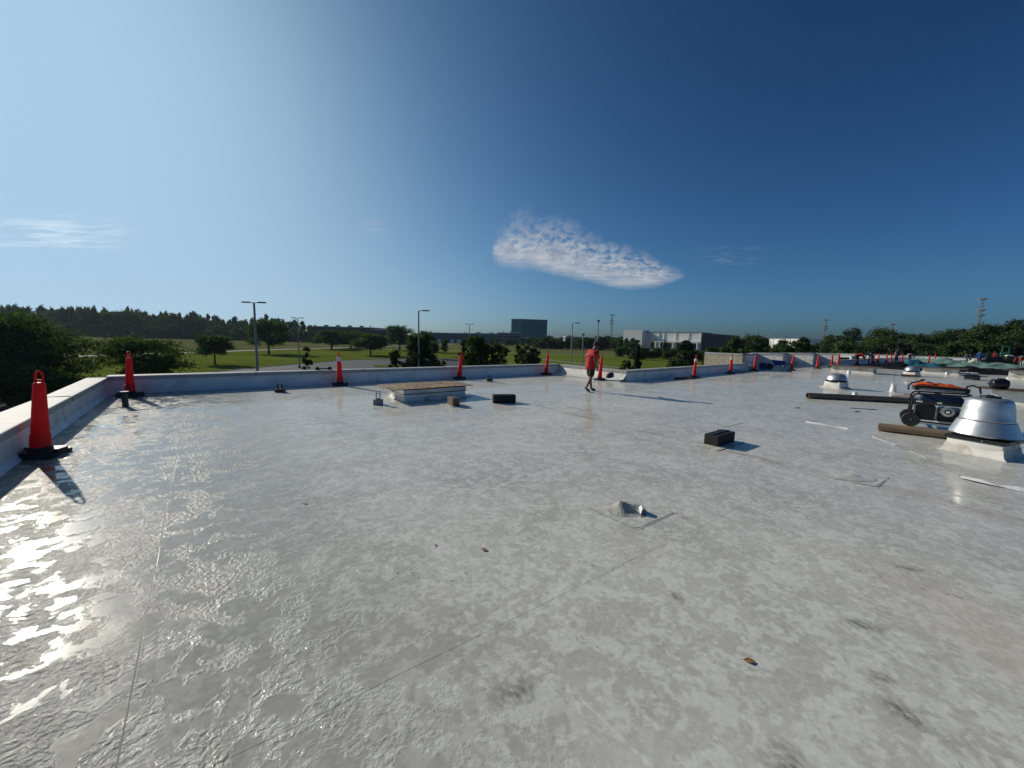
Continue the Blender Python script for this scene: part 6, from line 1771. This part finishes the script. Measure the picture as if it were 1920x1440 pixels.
def main_cloud(nt, uv):
    # u to the right, v upwards in the picture; a spindle from upper left to lower right
    sp = N(nt, 'ShaderNodeSeparateXYZ'); nt.links.new(uv, sp.inputs[0]); U, V = sp.outputs[0], sp.outputs[1]
    mp = N(nt, 'ShaderNodeMapping'); mp.inputs['Scale'].default_value = (1.0, 0.55, 1); nt.links.new(uv, mp.inputs[0])
    # centre line and half width as curves of u
    cl = N(nt, 'ShaderNodeFloatCurve'); cu = cl.mapping.curves[0]
    for i, (x, y) in enumerate([(0.0, 0.66), (0.2, 0.67), (0.45, 0.56), (0.7, 0.40), (1.0, 0.36)]):
        if i < 2 and i < len(cu.points) - 1: cu.points[i].location = (x, y)
        elif i == 4: cu.points[-1].location = (x, y)
        else: cu.points.new(x, y)
    cl.mapping.update(); nt.links.new(U, cl.inputs['Value'])
    hw = N(nt, 'ShaderNodeFloatCurve'); cu = hw.mapping.curves[0]
    pts = [(0.0, 0.0), (0.05, 0.17), (0.25, 0.25), (0.55, 0.30), (0.78, 0.31), (0.92, 0.14), (1.0, 0.0)]
    cu.points[0].location = pts[0]; cu.points[-1].location = pts[-1]
    for p in pts[1:-1]: cu.points.new(*p)
    hw.mapping.update(); nt.links.new(U, hw.inputs['Value'])
    wob = math_n(nt, 'MULTIPLY', math_n(nt, 'SUBTRACT', noise(nt, 5, 5, 0.6, 0.3, mp.outputs[0]), 0.5), 0.20)
    dv = math_n(nt, 'ABSOLUTE', math_n(nt, 'ADD', math_n(nt, 'SUBTRACT', V, cl.outputs[0]), wob))
    body = math_n(nt, 'DIVIDE', math_n(nt, 'SUBTRACT', hw.outputs[0], dv), 0.17, clamp=True)
    m2 = N(nt, 'ShaderNodeMapping'); m2.inputs['Scale'].default_value = (26, 24, 1); m2.inputs['Rotation'].default_value = (0, 0, R(12)); nt.links.new(uv, m2.inputs[0])
    vor = noise(nt, 1.0, 3, 0.5, 0.4, m2.outputs[0])
    puff = ramp(nt, vor, [(0.36, 0.0), (0.56, 1.0)])
    # puffs separate along the upper side, merge below
    side = math_n(nt, 'ADD', math_n(nt, 'MULTIPLY', math_n(nt, 'SUBTRACT', V, cl.outputs[0]), 4.0), 0.35, clamp=True)
    tex = mixf(nt, side, math_n(nt, 'ADD', math_n(nt, 'MULTIPLY', puff, 0.16), 0.84), math_n(nt, 'ADD', math_n(nt, 'MULTIPLY', puff, 0.80), 0.06))
    m3 = N(nt, 'ShaderNodeMapping'); m3.inputs['Scale'].default_value = (4, 22, 1); m3.inputs['Rotation'].default_value = (0, 0, R(8)); nt.links.new(uv, m3.inputs[0])
    wisp = ramp(nt, noise(nt, 1.0, 5, 0.6, 0.6, m3.outputs[0]), [(0.35, 0.55), (0.65, 1.0)])
    return math_n(nt, 'MULTIPLY', math_n(nt, 'MULTIPLY', body, tex), wisp)
cloud('cloud', 'mottled white cloud patch in the blue sky above the centre of the roof', [sky_pt(922, 548), sky_pt(1290, 548), sky_pt(1290, 338), sky_pt(922, 338)], CZ, main_cloud, dens=0.95)

def wisp_cloud(seed, sx=3.0, sy=9.0, lo=0.50, hi=0.75):
    def f(nt, uv):
        sp = N(nt, 'ShaderNodeSeparateXYZ'); nt.links.new(uv, sp.inputs[0])
        m3 = N(nt, 'ShaderNodeMapping'); m3.inputs['Scale'].default_value = (sx, sy, 1); m3.inputs['Location'].default_value = (seed, seed * 2, 0); m3.inputs['Rotation'].default_value = (0, 0, R(10)); nt.links.new(uv, m3.inputs[0])
        w_ = ramp(nt, noise(nt, 1.0, 6, 0.6, 0.8, m3.outputs[0]), [(lo, 0.0), (hi, 1.0)])
        def env(x): return math_n(nt, 'MULTIPLY', math_n(nt, 'MULTIPLY', x, 4.0), math_n(nt, 'SUBTRACT', 1.0, x))
        return math_n(nt, 'MULTIPLY', w_, math_n(nt, 'MULTIPLY', env(sp.outputs[0]), env(sp.outputs[1])), clamp=True)
    return f
def wisp(px0, px1, y0, y1, seed, label, dens, **k):
    cloud('cloud_wisp', label, [sky_pt(px0, y1), sky_pt(px1, y1), sky_pt(px1, y0), sky_pt(px0, y0)], CZ, wisp_cloud(seed, **k), 16, 8, dens, 0.035, 1.25)
wisp(-60, 260, 400, 470, 1.7, 'long thin wisp of cloud low in the sky at the left edge', 0.50, sx=2.2, sy=7.0, lo=0.45, hi=0.8)
wisp(660, 735, 408, 445, 4.1, 'tiny faint wisp of cloud high left of the main cloud', 0.40, lo=0.4)
wisp(950, 1090, 455, 510, 6.3, 'faint streaky wisp just below the left part of the main cloud', 0.45, lo=0.38, hi=0.7)
wisp(1300, 1440, 455, 500, 8.9, 'very faint wisp right of the main cloud', 0.25)
wisp(460, 760, 500, 530, 3.3, 'barely visible streak of cloud above the lamp posts at left', 0.22)

# ------------------------------------------------------------------ air: thin summer haze over the whole site
g = G(); g.box((0, 1850, 43), (8200, 4500, 104))
hm = bpy.data.materials.new('thin_haze'); hm.use_nodes = True
for n_ in list(hm.node_tree.nodes): hm.node_tree.nodes.remove(n_)
ho = N(hm.node_tree, 'ShaderNodeOutputMaterial'); hv = N(hm.node_tree, 'ShaderNodeVolumePrincipled')
hv.inputs['Color'].default_value = (0.62, 0.78, 0.95, 1); hv.inputs['Density'].default_value = 0.00006; hv.inputs['Anisotropy'].default_value = 0.4
hm.node_tree.links.new(hv.outputs[0], ho.inputs['Volume'])
fix(g.build('haze', hm), kind='stuff')
